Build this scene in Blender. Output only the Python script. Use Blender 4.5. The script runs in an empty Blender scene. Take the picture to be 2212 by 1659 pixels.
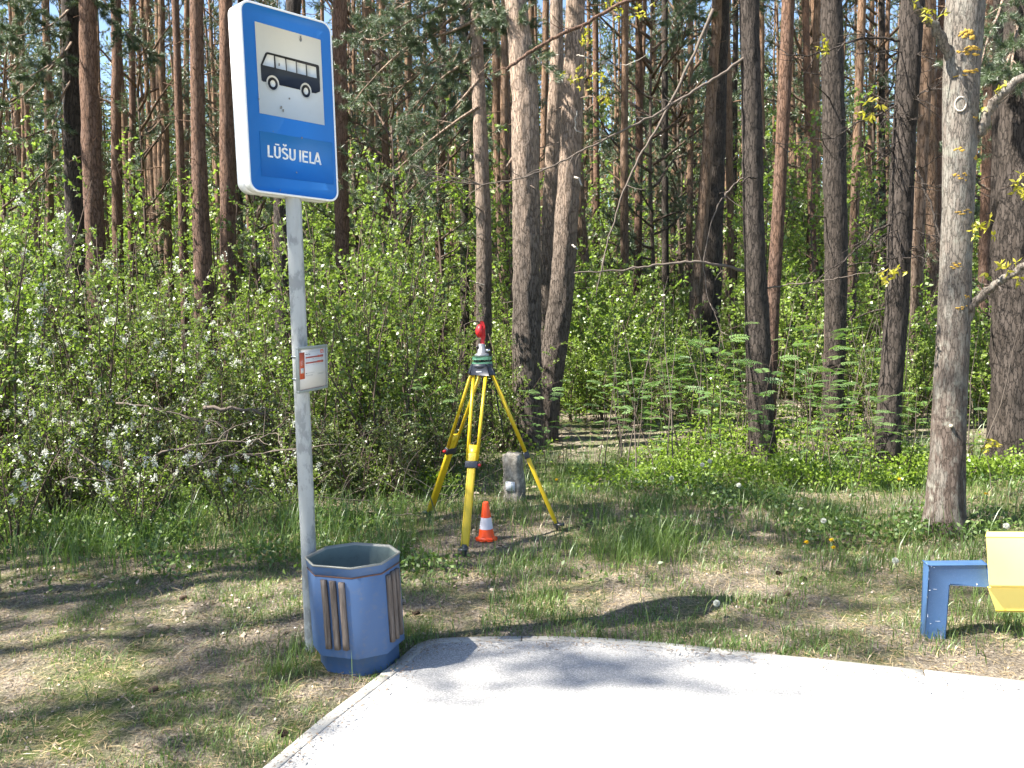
import bpy, math, random
import numpy as np
from mathutils import Vector, Matrix

# ------------------------------------------------------------------ camera, sky, sun, exposure
S = bpy.context.scene
C = S.collection
CAM_H, PITCH, ROLL, FPX = 1.75, 5.0, -1.1, 1900.0      # focal length in pixels of a 2212 px wide frame
cam_d = bpy.data.cameras.new('camera'); cam = bpy.data.objects.new('camera', cam_d); C.objects.link(cam)
cam_d.sensor_width = 36.0; cam_d.lens = 36.0 * FPX / 2212.0
cam_d.clip_start = 0.05; cam_d.clip_end = 1500
RC = (Matrix.Rotation(math.radians(90 - PITCH), 3, 'X') @ Matrix.Rotation(math.radians(ROLL), 3, 'Z'))
cam.matrix_world = Matrix.Translation((0, 0, CAM_H)) @ RC.to_4x4()
S.camera = cam
SUN_EL, SUN_DIR = 54.0, (-0.965, -0.262)                # sun stands to the left, slightly behind the camera
W = bpy.data.worlds.new('World'); S.world = W; W.use_nodes = True
wn = W.node_tree.nodes; wl = W.node_tree.links
sky = wn.new('ShaderNodeTexSky'); sky.sky_type = 'NISHITA'; sky.sun_disc = False
sky.sun_elevation = math.radians(SUN_EL); sky.sun_rotation = math.atan2(SUN_DIR[0], SUN_DIR[1])
sky.dust_density = .7; sky.ozone_density = 2.0
wl.new(sky.outputs[0], wn['Background'].inputs[0]); wn['Background'].inputs[1].default_value = 0.07
sd = bpy.data.lights.new('sun', 'SUN'); sd.energy = 5.0; sd.angle = math.radians(0.5); sd.color = (1, 0.95, 0.86)
sun = bpy.data.objects.new('sun', sd); C.objects.link(sun)
ce = math.cos(math.radians(SUN_EL))
sun.rotation_euler = Vector((SUN_DIR[0] * ce, SUN_DIR[1] * ce, math.sin(math.radians(SUN_EL)))).to_track_quat('Z', 'Y').to_euler()
S.view_settings.view_transform = 'Standard'; S.view_settings.look = 'None'
S.view_settings.exposure = 2.15; S.view_settings.gamma = 1.0
S.render.engine = 'CYCLES'
cy = S.cycles
cy.max_bounces = 5; cy.diffuse_bounces = 3; cy.glossy_bounces = 2; cy.transmission_bounces = 2
cy.sample_clamp_indirect = 4.0; cy.use_adaptive_sampling = True; cy.adaptive_threshold = 0.02
cy.use_denoising = True
cy.caustics_reflective = False; cy.caustics_refractive = False
random.seed(7); rng = np.random.default_rng(7)

# ------------------------------------------------------------------ camera geometry helpers
def ray(u, v):
    return RC @ Vector(((u - 1106) / FPX, -(v - 829.5) / FPX, -1))
def G(u, v, z=0.0):                                     # the spot on level ground seen at a pixel
    d = ray(u, v); t = (z - CAM_H) / d.z
    return Vector((d.x * t, d.y * t, z))
def AT(u, v, y):                                        # the spot seen at a pixel at forward distance y
    d = ray(u, v); t = y / d.y
    return Vector((d.x * t, y, CAM_H + d.z * t))
def hitplane(u, v, o, n):
    d = ray(u, v); c = Vector((0, 0, CAM_H)); t = (o - c).dot(n) / d.dot(n)
    return c + d * t
def Z1(x, y): return ((540 + x * .3255) * .864, y * .3255 * .864)
def Z2(x, y): return ((700 + x * .12055) * .864, (820 + y * .12055) * .864)
def Z4(x, y): return ((1040 + x * .3857) * .864, (780 + y * .3857) * .864)

def hash3(ix, iy, iz):
    h = (ix * 374761393 + iy * 668265263 + iz * 2147483647 + 1013904223) & 0xffffffff
    h = ((h ^ (h >> 13)) * 1274126177) & 0xffffffff
    return ((h ^ (h >> 16)) & 0xffff) / 65535.0
def vnoise(x, y, z=0.0):
    x = np.asarray(x, float); y = np.asarray(y, float); z = np.zeros_like(x) + z
    ix, iy, iz = np.floor(x).astype(np.int64), np.floor(y).astype(np.int64), np.floor(z).astype(np.int64)
    fx, fy, fz = x - ix, y - iy, z - iz
    fx, fy, fz = [f * f * (3 - 2 * f) for f in (fx, fy, fz)]
    r = 0
    for a in (0, 1):
        for b in (0, 1):
            for c in (0, 1):
                r = r + hash3(ix + a, iy + b, iz + c) * (fx if a else 1 - fx) * (fy if b else 1 - fy) * (fz if c else 1 - fz)
    return r
def fnoise(x, y, z=0.0, o=3):
    r, a, s = 0, .5, 1.0
    for k in range(o):
        r = r + a * vnoise(np.asarray(x) * s + 17.3 * k, np.asarray(y) * s - 9.1 * k, np.asarray(z) * s); a *= .5; s *= 2.03
    return r / (1 - .5 ** o)

# ------------------------------------------------------------------ path outline (world), ground height
kerb_out_px = [(560, 1672), (690, 1562), (835, 1452), (900, 1396), (935, 1385), (1060, 1381), (1190, 1380), (1285, 1383), (1400, 1391), (1530, 1404), (1620, 1414), (1900, 1443), (2230, 1480)]
kerb_out = [G(u, v) for u, v in kerb_out_px]
dl = (kerb_out[0] - kerb_out[1]).normalized(); kerb_out.insert(0, kerb_out[0] + dl * 3.0)
dr = (kerb_out[-1] - kerb_out[-2]).normalized(); kerb_out.append(kerb_out[-1] + dr * 6.0)
def offset_line(pts, d):
    out = []
    for i, p in enumerate(pts):
        a = pts[max(0, i - 1)]; b = pts[min(len(pts) - 1, i + 1)]
        t = (b - a).normalized(); out.append(p + Vector((t.y, -t.x, 0)) * d)
    return out
kerb_in = offset_line(kerb_out, .062)
path_poly = np.array([(p.x, p.y) for p in kerb_out] + [(kerb_out[-1].x, -4), (kerb_out[0].x, -4)])
def inpoly(x, y, poly):
    x = np.asarray(x); y = np.asarray(y); c = np.zeros(x.shape, bool); j = len(poly) - 1
    for i in range(len(poly)):
        xi, yi = poly[i]; xj, yj = poly[j]
        c ^= ((yi > y) != (yj > y)) & (x < (xj - xi) * (y - yi) / (yj - yi + 1e-12) + xi); j = i
    return c
def pathdist(x, y):
    x = np.asarray(x, float); y = np.asarray(y, float); d = np.full(x.shape, 1e9)
    for i in range(len(kerb_out) - 1):
        a, b = kerb_out[i], kerb_out[i + 1]; ex, ey = b.x - a.x, b.y - a.y
        t = np.clip(((x - a.x) * ex + (y - a.y) * ey) / (ex * ex + ey * ey), 0, 1)
        d = np.minimum(d, np.hypot(x - a.x - t * ex, y - a.y - t * ey))
    return np.where(inpoly(x, y, path_poly), -d, d)
def gz(x, y):
    x = np.asarray(x, float); y = np.asarray(y, float)
    d = np.clip(pathdist(x, y) / .7, 0, 1)
    h = (fnoise(x * .7, y * .7) - .5) * .12 + (fnoise(x * 3.1, y * 3.1, 3.) - .5) * .05
    return h * d * np.clip(1.0, 0, 1) + .0
def gz1(x, y): return float(gz(np.array([x]), np.array([y]))[0])

# ------------------------------------------------------------------ node material helpers
def newmat(name):
    m = bpy.data.materials.new(name); m.use_nodes = True
    nt = m.node_tree; nt.nodes.clear()
    out = nt.nodes.new('ShaderNodeOutputMaterial')
    return m, nt, out
class NT:
    def __init__(s, nt): s.nt = nt
    def n(s, t, **k):
        nd = s.nt.nodes.new('ShaderNode' + t)
        for a, b in k.items():
            if a in nd.inputs: nd.inputs[a].default_value = b
            else: setattr(nd, a, b)
        return nd
    def l(s, a, b): s.nt.links.new(a, b)
    def co(s, kind='Object', scale=(1, 1, 1)):
        t = s.n('TexCoord'); m = s.n('Mapping'); m.inputs['Scale'].default_value = scale
        s.l(t.outputs[kind], m.inputs[0]); return m.outputs[0]
    def noise(s, vec, scale, detail=4, rough=.6, dist=0.0):
        t = s.n('TexNoise'); t.inputs['Scale'].default_value = scale; t.inputs['Detail'].default_value = detail
        t.inputs['Roughness'].default_value = rough; t.inputs['Distortion'].default_value = dist
        s.l(vec, t.inputs['Vector']); return t.outputs['Fac']
    def ramp(s, fac, stops, interp='LINEAR'):
        r = s.n('ValToRGB'); r.color_ramp.interpolation = interp; e = r.color_ramp.elements
        e[0].position, e[0].color = stops[0][0], (*stops[0][1], 1)
        e[1].position, e[1].color = stops[-1][0], (*stops[-1][1], 1)
        for p, c in stops[1:-1]:
            q = e.new(p); q.color = (*c, 1)
        s.l(fac, r.inputs[0]); return r.outputs[0]
    def mix(s, fac, a, b, mode='MIX'):
        m = s.n('MixRGB'); m.blend_type = mode
        for i, v in ((0, fac), (1, a), (2, b)):
            if hasattr(v, 'links'): s.l(v, m.inputs[i])
            elif isinstance(v, (int, float)): m.inputs[i].default_value = v
            else: m.inputs[i].default_value = (*v, 1)
        return m.outputs[0]
    def math(s, op, a, b=0.0):
        m = s.n('Math'); m.operation = op
        for i, v in ((0, a), (1, b)):
            if hasattr(v, 'links'): s.l(v, m.inputs[i])
            else: m.inputs[i].default_value = v
        return m.outputs[0]
    def bump(s, h, strength=.5, dist=.01):
        b = s.n('Bump'); b.inputs['Strength'].default_value = strength; b.inputs['Distance'].default_value = dist
        s.l(h, b.inputs['Height']); return b.outputs[0]
    def bsdf(s, out, col, rough=.6, metal=0.0, normal=None, spec=.5):
        p = s.n('BsdfPrincipled')
        for key, v in (('Base Color', col), ('Roughness', rough), ('Metallic', metal)):
            if hasattr(v, 'links'): s.l(v, p.inputs[key])
            elif isinstance(v, (int, float)): p.inputs[key].default_value = v
            else: p.inputs[key].default_value = (*v, 1)
        p.inputs['Specular IOR Level'].default_value = spec
        if normal is not None: s.l(normal, p.inputs['Normal'])
        s.l(p.outputs[0], out.inputs[0]); return p
BLK, WHT = (0, 0, 0), (1, 1, 1)

def paint(name, col, rough=.4, var=.12, dirt=(.25, .2, .15), dirt_amt=.25, scale=18, metal=0.0, bump=.05, spec=.5):
    m, nt, out = newmat(name); n = NT(nt); v = n.co()
    a = n.noise(v, scale, 5); b = n.noise(v, scale * 5, 4, .7)
    c = n.mix(n.math('MULTIPLY', a, var * 2), col, tuple(min(1, x * 1.25 + .02) for x in col))
    d = n.ramp(b, [(.52, BLK), (.78, WHT)])
    c = n.mix(n.math('MULTIPLY', d, dirt_amt), c, dirt)
    r = n.math('ADD', n.math('MULTIPLY', a, .25), rough - .1)
    n.bsdf(out, c, r, metal, n.bump(b, bump, .003), spec); return m

def bark_mat(name, low, crack, high, orange_from=4.0, orange_to=9.0, scale=1.0, lichen=None):
    m, nt, out = newmat(name); n = NT(nt)
    tc = n.n('TexCoord'); mp = n.n('Mapping'); mp.inputs['Scale'].default_value = (26 * scale, 26 * scale, 5.5 * scale)
    n.l(tc.outputs['Object'], mp.inputs[0])
    wob = n.n('TexNoise'); wob.inputs['Scale'].default_value = 2.0; n.l(mp.outputs[0], wob.inputs['Vector'])
    vv = n.n('VectorMath'); vv.operation = 'MULTIPLY_ADD'; vv.inputs[1].default_value = (1.6, 1.6, 1.6)
    n.l(wob.outputs['Color'], vv.inputs[0]); n.l(mp.outputs[0], vv.inputs[2])
    vo = n.n('TexVoronoi'); vo.feature = 'DISTANCE_TO_EDGE'; vo.inputs['Scale'].default_value = .55; n.l(vv.outputs[0], vo.inputs['Vector'])
    vc = n.n('TexVoronoi'); vc.inputs['Scale'].default_value = .55; n.l(vv.outputs[0], vc.inputs['Vector'])
    fine = n.noise(mp.outputs[0], 3.0, 6, .75)
    e = n.ramp(vo.outputs['Distance'], [(.0, BLK), (.10, WHT)])
    sx = n.n('SeparateXYZ'); n.l(tc.outputs['Object'], sx.inputs[0])
    mr = n.n('MapRange'); mr.inputs[1].default_value = orange_from; mr.inputs[2].default_value = orange_to
    n.l(sx.outputs[2], mr.inputs[0])
    gnn = n.noise(tc.outputs['Object'], .9, 3)
    hfac = n.math('MULTIPLY', mr.outputs[0], n.math('ADD', gnn, .45)); hf = n.n('Clamp'); n.l(hfac, hf.inputs[0])
    base = n.mix(hf.outputs[0], low, high)
    cv = n.n('SeparateXYZ'); n.l(vc.outputs['Color'], cv.inputs[0])
    base = n.mix(n.math('MULTIPLY', cv.outputs[0], .55), base, tuple(min(1, c * 1.6 + .015) for c in low))
    base = n.mix(n.math('MULTIPLY', n.ramp(fine, [(.5, BLK), (.75, WHT)]), .5), base, tuple(c * .45 for c in low))
    ck = n.mix(hf.outputs[0], crack, tuple(c * .45 for c in high))
    col = n.mix(e, ck, base)
    if lichen:
        ln = n.noise(tc.outputs['Object'], 5.5, 5, .65)
        col = n.mix(n.ramp(ln, [(.58, BLK), (.66, WHT)]), col, lichen)
        l2 = n.noise(n.co('Object', (1, 1, .35)), 16, 4, .7)
        col = n.mix(n.math('MULTIPLY', n.ramp(l2, [(.5, BLK), (.6, WHT)]), .4), col, (.27, .26, .225))
    hgt = n.math('ADD', n.math('MULTIPLY', e, .8), n.math('MULTIPLY', fine, .5))
    n.bsdf(out, col, .9, 0, n.bump(hgt, .9, .014 if scale < 3 else .006), .2); return m

def leaf_mat(name, c1, c2, trans=.4, gloss=.06, tcol=None, rough=.4, objvar=.25):
    m, nt, out = newmat(name); n = NT(nt)
    at = n.n('Attribute'); at.attribute_name = 'tint'
    oi = n.n('ObjectInfo')
    f = n.math('ADD', n.math('MULTIPLY', at.outputs['Fac'], 1 - objvar), n.math('MULTIPLY', oi.outputs['Random'], objvar))
    col = n.mix(f, c1, c2)
    d = n.n('BsdfDiffuse'); n.l(col, d.inputs[0])
    t = n.n('BsdfTranslucent'); n.l(n.mix(1.0, col, tcol or (1.0, 1.15, .55), 'MULTIPLY'), t.inputs[0])
    mx = n.n('MixShader'); mx.inputs[0].default_value = trans; n.l(d.outputs[0], mx.inputs[1]); n.l(t.outputs[0], mx.inputs[2])
    g = n.n('BsdfGlossy'); g.inputs['Roughness'].default_value = rough
    m2 = n.n('MixShader'); m2.inputs[0].default_value = gloss; n.l(mx.outputs[0], m2.inputs[1]); n.l(g.outputs[0], m2.inputs[2])
    n.l(m2.outputs[0], out.inputs[0]); return m

M = {}
M['bark'] = bark_mat('pine_bark', (.085, .068, .056), (.038, .03, .024), (.41, .30, .225), 1.8, 4.2, 2.3)  # pinkish upper bark; low tone also darkened for shade near the ground
M['bark_red'] = bark_mat('red_pine_bark', (.088, .056, .043), (.035, .022, .017), (.22, .125, .08), .5, 6.0, 2.2)
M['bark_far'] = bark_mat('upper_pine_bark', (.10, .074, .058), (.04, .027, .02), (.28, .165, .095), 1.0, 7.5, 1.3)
M['bark_dark'] = bark_mat('dark_bark', (.052, .041, .034), (.022, .018, .015), (.10, .075, .058), 6, 14, 2.2)  # brown bark taken darker, with some crown shade put into the colour
M['bark_grey'] = bark_mat('grey_lichen_bark', (.085, .064, .052), (.055, .042, .034), (.185, .165, .14), .7, 2.2, 3.2, (.21, .20, .165))
M['twig'] = paint('twig_wood', (.085, .06, .045), .85, .3, scale=9, spec=.2)
M['deadwood'] = paint('dead_branch_wood', (.115, .092, .075), .9, .35, (.07, .055, .045), .5, 22, spec=.2)
M['palewood'] = paint('bleached_wood', (.36, .32, .27), .9, .3, (.2, .16, .12), .3, 22, spec=.2)
M['leaf'] = leaf_mat('fresh_leaf', (.085, .14, .026), (.26, .33, .075), .48, .05)
M['leaf_dark'] = leaf_mat('shaded_leaf', (.06, .09, .03), (.17, .21, .065), .42, .07)  # shade of the tangled thicket put into a darker leaf colour
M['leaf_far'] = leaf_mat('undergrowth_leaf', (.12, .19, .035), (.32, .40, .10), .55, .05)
M['rowan'] = leaf_mat('rowan_leaf', (.07, .14, .045), (.18, .28, .09), .42, .07)
M['moss'] = leaf_mat('bilberry_leaf', (.11, .18, .025), (.30, .40, .06), .5, .03)
M['needle'] = leaf_mat('pine_needle', (.04, .075, .03), (.12, .165, .07), .15, .10, rough=.45)
M['needle_far'] = leaf_mat('far_lit_pine_needle', (.07, .105, .045), (.17, .22, .09), .3, .04)  # lighter copy of the needles, hazy distant light put into the colour
M['yellowleaf'] = leaf_mat('young_yellow_leaf', (.30, .28, .03), (.45, .38, .06), .5, .03)
M['grass'] = leaf_mat('grass_blade', (.05, .11, .03), (.21, .28, .08), .4, .035)
M['straw'] = leaf_mat('dry_straw', (.17, .12, .06), (.48, .38, .22), .1, .03, (1, .9, .7))
M['deadleaf'] = leaf_mat('dead_leaf', (.12, .08, .05), (.46, .38, .30), .1, .06, (1, .9, .7))
M['petal'] = leaf_mat('white_petal', (.62, .64, .56), (.78, .79, .74), .35, .02, (1, 1, .95))
M['yellow_petal'] = leaf_mat('yellow_petal', (.8, .5, .02), (.85, .62, .03), .3, .02, (1, 1, .6))
M['blue'] = paint('sign_blue', (.008, .152, .48), .5, .03, (.05, .12, .3), .08, 6, bump=.01)
M['blue2'] = paint('sign_blue_sticker', (.008, .146, .45), .5, .03, (.05, .12, .3), .12, 6, bump=.01)
M['signwhite'] = paint('sign_cream', (.62, .61, .55), .5, .04, (.4, .38, .33), .1, 8, bump=.01)
M['white'] = paint('white_enamel', (.80, .80, .78), .4, .04, (.35, .33, .3), .12, 7, bump=.01)
M['black'] = paint('black_vinyl', (.012, .012, .014), .45, .05, (.05, .05, .05), .05)
M['speck'] = paint('fly_speck', (.22, .21, .18), .8)
M['rust'] = paint('rust', (.11, .05, .03), .85, .4, (.05, .03, .02), .5, 60)
M['bin'] = paint('blue_bin_paint', (.055, .112, .235), .5, .16, (.16, .16, .17), .5, 6, bump=.03)
M['binin'] = paint('bin_zinc_inside', (.11, .145, .135), .55, .2, (.06, .07, .06), .5, 8, metal=.3)
M['rimz'] = paint('zinc_rim', (.24, .24, .21), .5, .2, (.2, .15, .1), .4, 40, metal=.4)
M['bench'] = paint('blue_bench_paint', (.045, .105, .22), .4, .08, (.3, .38, .6), .15, 30, bump=.03)
M['chip'] = paint('paint_chip', (.55, .6, .7), .8)
M['yplast'] = paint('yellow_plastic', (.93, .72, .19), .3, .06, (.5, .35, .05), .05, 5, bump=.01)
M['ytripod'] = paint('yellow_tripod_paint', (.62, .43, .012), .4, .1, (.25, .17, .03), .25, 30)
M['ycap'] = paint('charcoal_casting', (.022, .026, .038), .4, .1)
M['green'] = paint('green_tribrach_paint', (.09, .24, .14), .4, .1)
M['grey'] = paint('grey_metal', (.27, .27, .27), .35, .1, metal=.5)
M['steel'] = paint('bright_steel', (.6, .6, .6), .2, .05, metal=1)
M['red'] = paint('red_plastic', (.55, .015, .02), .4, .1, (.2, .01, .01), .1)
M['orange'] = paint('orange_cone_plastic', (.95, .085, .008), .4, .04, (.4, .05, .02), .12, 20, bump=.01)
M['reflect'] = paint('reflective_white', (.66, .62, .66), .35, .04, (.4, .4, .4), .1, 50)
M['alu'] = paint('aluminium_frame', (.28, .31, .31), .4, .1, (.12, .13, .13), .3, 30, metal=.5)
M['paper'] = paint('timetable_paper', (.62, .60, .57), .55, .03, (.4, .35, .33), .1, 20, bump=.005)
M['pred'] = paint('timetable_red', (.52, .085, .03), .5, .05, bump=.005)
M['pdred'] = paint('timetable_brick_red', (.36, .075, .05), .5, .1, bump=.005)
M['pgrey'] = paint('timetable_print', (.2, .2, .2), .6, bump=.005)
M['plate'] = paint('post_plate', (.55, .57, .6), .5, .2, (.25, .3, .36), .5, 60)
M['webbing'] = paint('black_strap', (.015, .02, .015), .8)
M['lichen'] = paint('orange_lichen', (.36, .22, .03), .95, .5, (.3, .17, .02), .6, 60, bump=.8)
M['cutwood'] = paint('cut_wood', (.5, .42, .3), .8, .3)

# wood slats on the bin
m, nt, out = newmat('weathered_slat'); n = NT(nt); v = n.co('Object', (60, 60, 4))
g = n.noise(v, 1.3, 6, .7); M['slat'] = m
n.bsdf(out, n.ramp(g, [(.3, (.05, .04, .034)), (.5, (.15, .12, .10)), (.7, (.26, .215, .185))]), .85, 0, n.bump(g, .6, .004), .2)
# galvanised, flaking white pole
m, nt, out = newmat('flaking_pole_paint'); n = NT(nt); v = n.co('Object', (1, 1, .5)); M['pole'] = m
a = n.noise(v, 14, 6, .65); b = n.noise(v, 55, 4, .7); c = n.noise(n.co('Object', (1, 1, .15)), 30, 3)
col = n.mix(n.ramp(a, [(.42, BLK), (.5, WHT)]), (.25, .26, .255), (.39, .40, .39))
col = n.mix(n.math('MULTIPLY', n.ramp(b, [(.6, BLK), (.7, WHT)]), .5), col, (.27, .27, .26))
col = n.mix(n.math('MULTIPLY', n.ramp(c, [(.5, BLK), (.75, WHT)]), .35), col, (.24, .23, .21))
n.bsdf(out, col, .55, .1, n.bump(a, .3, .004))
# concrete post
m, nt, out = newmat('rough_concrete'); n = NT(nt); v = n.co(); M['concrete'] = m
a = n.noise(v, 14, 6, .7); b = n.noise(v, 90, 3, .8)
col = n.ramp(a, [(.3, (.10, .085, .065)), (.48, (.20, .18, .15)), (.64, (.42, .385, .33))])
col = n.mix(n.math('MULTIPLY', n.ramp(b, [(.55, BLK), (.65, WHT)]), .5), col, (.09, .08, .07))
n.bsdf(out, col, .9, 0, n.bump(b, .7, .008), .2)
# kerb
m, nt, out = newmat('kerb_concrete'); n = NT(nt); v = n.co(); M['kerb'] = m
a = n.noise(v, 6, 5, .6); b = n.noise(v, 160, 3, .8)
col = n.ramp(a, [(.3, (.25, .24, .22)), (.7, (.36, .35, .32))])
col = n.mix(n.math('MULTIPLY', n.ramp(b, [(.55, BLK), (.7, WHT)]), .4), col, (.2, .19, .17))
n.bsdf(out, col, .9, 0, n.bump(b, .4, .003), .25)
# asphalt path: speckled pale aggregate
m, nt, out = newmat('pale_asphalt'); n = NT(nt); v = n.co(); M['asphalt'] = m
vo = n.n('TexVoronoi'); vo.inputs['Scale'].default_value = 210; n.l(v, vo.inputs['Vector'])
sp = n.n('SeparateXYZ'); n.l(vo.outputs['Color'], sp.inputs[0])
a = n.noise(v, 1.3, 5, .6); b = n.noise(v, 60, 4, .8)
col = n.ramp(sp.outputs[0], [(.0, (.19, .187, .185)), (.35, (.265, .26, .255)), (.75, (.33, .325, .315)), (1, (.45, .44, .42))])
col = n.mix(n.math('MULTIPLY', n.ramp(a, [(.4, BLK), (.7, WHT)]), .35), col, (.36, .35, .33))
col = n.mix(n.math('MULTIPLY', n.ramp(b, [(.5, BLK), (.75, WHT)]), .2), col, (.16, .155, .15))
n.bsdf(out, col, .85, 0, n.bump(vo.outputs['Distance'], .5, .003), .3)
# forest ground
m, nt, out = newmat('forest_floor'); n = NT(nt); v = n.co(); M['ground'] = m
a = n.noise(v, .9, 5, .6, .6); b = n.noise(v, 7, 5, .7); c = n.noise(v, 60, 4, .75); f2 = n.noise(n.co('Object', (1, .25, 1)), 90, 3, .7, 1.2)
soil = n.ramp(c, [(.3, (.045, .033, .026)), (.45, (.13, .108, .085)), (.6, (.27, .23, .175)), (.75, (.45, .385, .27))])
moss = n.ramp(c, [(.3, (.03, .045, .013)), (.6, (.10, .125, .03)), (.8, (.2, .2, .07))])
col = n.mix(n.ramp(n.math('ADD', n.math('MULTIPLY', a, .6), n.math('MULTIPLY', b, .4)), [(.46, BLK), (.60, WHT)]), soil, moss)
col = n.mix(n.math('MULTIPLY', n.ramp(f2, [(.58, BLK), (.66, WHT)]), .55), col, (.42, .34, .22))
n.bsdf(out, col, .95, 0, n.bump(n.math('ADD', c, f2), .8, .02), .15)

# ------------------------------------------------------------------ mesh building
class Geo:
    def __init__(s): s.V = []; s.Q = []; s.T = []; s.t = []; s.n = 0; s.QM = []; s.TM = []
    def add(s, V, Q=None, T=None, tint=None, mi=0):
        V = np.asarray(V, float).reshape(-1, 3)
        if Q is not None and len(Q): Q = np.asarray(Q, int); s.Q.append(Q + s.n); s.QM.append(np.full(len(Q), mi))
        if T is not None and len(T): T = np.asarray(T, int); s.T.append(T + s.n); s.TM.append(np.full(len(T), mi))
        s.V.append(V)
        s.t.append(np.zeros(len(V)) + (.5 if tint is None else tint)); s.n += len(V)
        return s
    def merged(s):
        V = np.concatenate(s.V) if s.V else np.zeros((0, 3)); t = np.concatenate(s.t) if s.t else np.zeros(0)
        Q = np.concatenate(s.Q) if s.Q else np.zeros((0, 4), int); T = np.concatenate(s.T) if s.T else np.zeros((0, 3), int)
        qm = np.concatenate(s.QM) if s.QM else np.zeros(0, int); tm = np.concatenate(s.TM) if s.TM else np.zeros(0, int)
        return V, Q, T, t, qm, tm
    def addgeo(s, g, mat=None, scale=1.0, tshift=0.0):
        V, Q, T, t, qm, tm = g.merged() if isinstance(g, Geo) else g
        V = V * scale
        if mat is not None: V = V @ np.array(mat.to_3x3()).T + np.array(mat.to_translation())
        s.V.append(V); s.t.append(np.clip(t + tshift, 0, 1))
        if len(Q): s.Q.append(Q + s.n); s.QM.append(qm)
        if len(T): s.T.append(T + s.n); s.TM.append(tm)
        s.n += len(V)
    def mesh(s, name, mats, smooth=False, origin=(0, 0, 0)):
        V, Q, T, t, qm, tm = s.merged(); V = V - np.array(origin, float)
        me = bpy.data.meshes.new(name)
        me.vertices.add(len(V)); me.vertices.foreach_set('co', V.astype(np.float32).ravel())
        nl = 4 * len(Q) + 3 * len(T); me.loops.add(nl); me.polygons.add(len(Q) + len(T))
        me.loops.foreach_set('vertex_index', np.concatenate([Q.ravel(), T.ravel()]).astype(np.int32))
        ls = np.concatenate([np.arange(len(Q)) * 4, 4 * len(Q) + np.arange(len(T)) * 3]).astype(np.int32)
        me.polygons.foreach_set('loop_start', ls)
        me.polygons.foreach_set('material_index', np.concatenate([qm, tm]).astype(np.int32))
        me.update(calc_edges=True)
        a = me.attributes.new('tint', 'FLOAT', 'POINT'); a.data.foreach_set('value', t.astype(np.float32))
        for mt in (mats if isinstance(mats, (list, tuple)) else [mats]): me.materials.append(mt)
        if smooth: me.polygons.foreach_set('use_smooth', np.ones(len(me.polygons), bool))
        me.validate(); return me

def link(name, me, parent=None, loc=(0, 0, 0), rot=None):
    o = bpy.data.objects.new(name, me); C.objects.link(o); o.location = loc
    if rot: o.rotation_euler = rot
    if parent: o.parent = parent
    return o
def tag(o, label=None, cat=None, group=None, kind=None):
    if label: o['label'] = label
    if cat: o['category'] = cat
    if group: o['group'] = group
    if kind: o['kind'] = kind
    return o
def empty(name, loc, label, cat, group=None, rot=None):
    o = bpy.data.objects.new(name, None); C.objects.link(o); o.location = loc
    o.empty_display_size = .1
    if rot: o.rotation_euler = rot
    return tag(o, label, cat, group)
def copy_tree(o, parent=None):
    c = o.copy(); C.objects.link(c)
    if parent: c.parent = parent
    for ch in [x for x in o.children]: copy_tree(ch, c)
    return c

def frames(P):
    P = np.asarray(P, float); Tn = np.gradient(P, axis=0); Tn /= np.linalg.norm(Tn, axis=1)[:, None] + 1e-12
    up = np.array([0, 0, 1.]) if abs(Tn[0][2]) < .9 else np.array([1., 0, 0])
    N = np.zeros_like(P); n0 = np.cross(Tn[0], up); n0 /= np.linalg.norm(n0); N[0] = n0
    for i in range(1, len(P)):
        v = N[i - 1] - Tn[i] * np.dot(N[i - 1], Tn[i]); N[i] = v / (np.linalg.norm(v) + 1e-12)
    return P, Tn, N, np.cross(Tn, N)
def tube(g, P, R, sides=8, mi=0, tint=None, disp=None, cap=True):
    P, Tn, N, B = frames(P); R = np.zeros(len(P)) + R
    a = np.arange(sides) / sides * 2 * math.pi
    rr = R[:, None] * np.ones(sides)[None]
    ring = (N[:, None] * np.cos(a)[None, :, None] + B[:, None] * np.sin(a)[None, :, None])
    if disp is not None: rr = rr + disp(P, a, R)
    V = P[:, None] + ring * rr[..., None]
    k = len(P); i = np.arange(k - 1)[:, None] * sides; j = np.arange(sides)[None]; j2 = (j + 1) % sides
    Q = np.stack([i + j, i + j2, i + sides + j2, i + sides + j], -1).reshape(-1, 4)
    V = V.reshape(-1, 3)
    if cap:
        V = np.concatenate([V, P[:1], P[-1:]]); c0 = k * sides
        jj = np.arange(sides); T = np.concatenate([np.stack([np.full(sides, c0), (jj + 1) % sides, jj], -1), np.stack([np.full(sides, c0 + 1), (k - 1) * sides + jj, (k - 1) * sides + (jj + 1) % sides], -1)])
    else: T = None
    g.add(V, Q, T, tint, mi)
def box(g, c, s, mi=0, rot=None, tint=None):
    h = np.array(s) / 2
    V = np.array([[x, y, z] for x in (-1, 1) for y in (-1, 1) for z in (-1, 1)]) * h
    if rot is not None: V = V @ np.array(rot.to_3x3()).T
    V = V + np.array(c)
    g.add(V, [[0, 1, 3, 2], [4, 6, 7, 5], [0, 4, 5, 1], [2, 3, 7, 6], [0, 2, 6, 4], [1, 5, 7, 3]], None, tint, mi)
def prism(g, poly3, depth, mi=0):
    """polygon (list of Vectors, planar) extruded by vector depth"""
    n_ = len(poly3); A = [tuple(p) for p in poly3]; B = [tuple(p + depth) for p in poly3]
    me_q = [[i, (i + 1) % n_, n_ + (i + 1) % n_, n_ + i] for i in range(n_)]
    from mathutils.geometry import tessellate_polygon
    tt = tessellate_polygon([[Vector(p) for p in poly3]])
    T = [list(t) for t in tt] + [[n_ + t[2], n_ + t[1], n_ + t[0]] for t in tt]
    g.add(A + B, me_q, T, None, mi)
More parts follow.
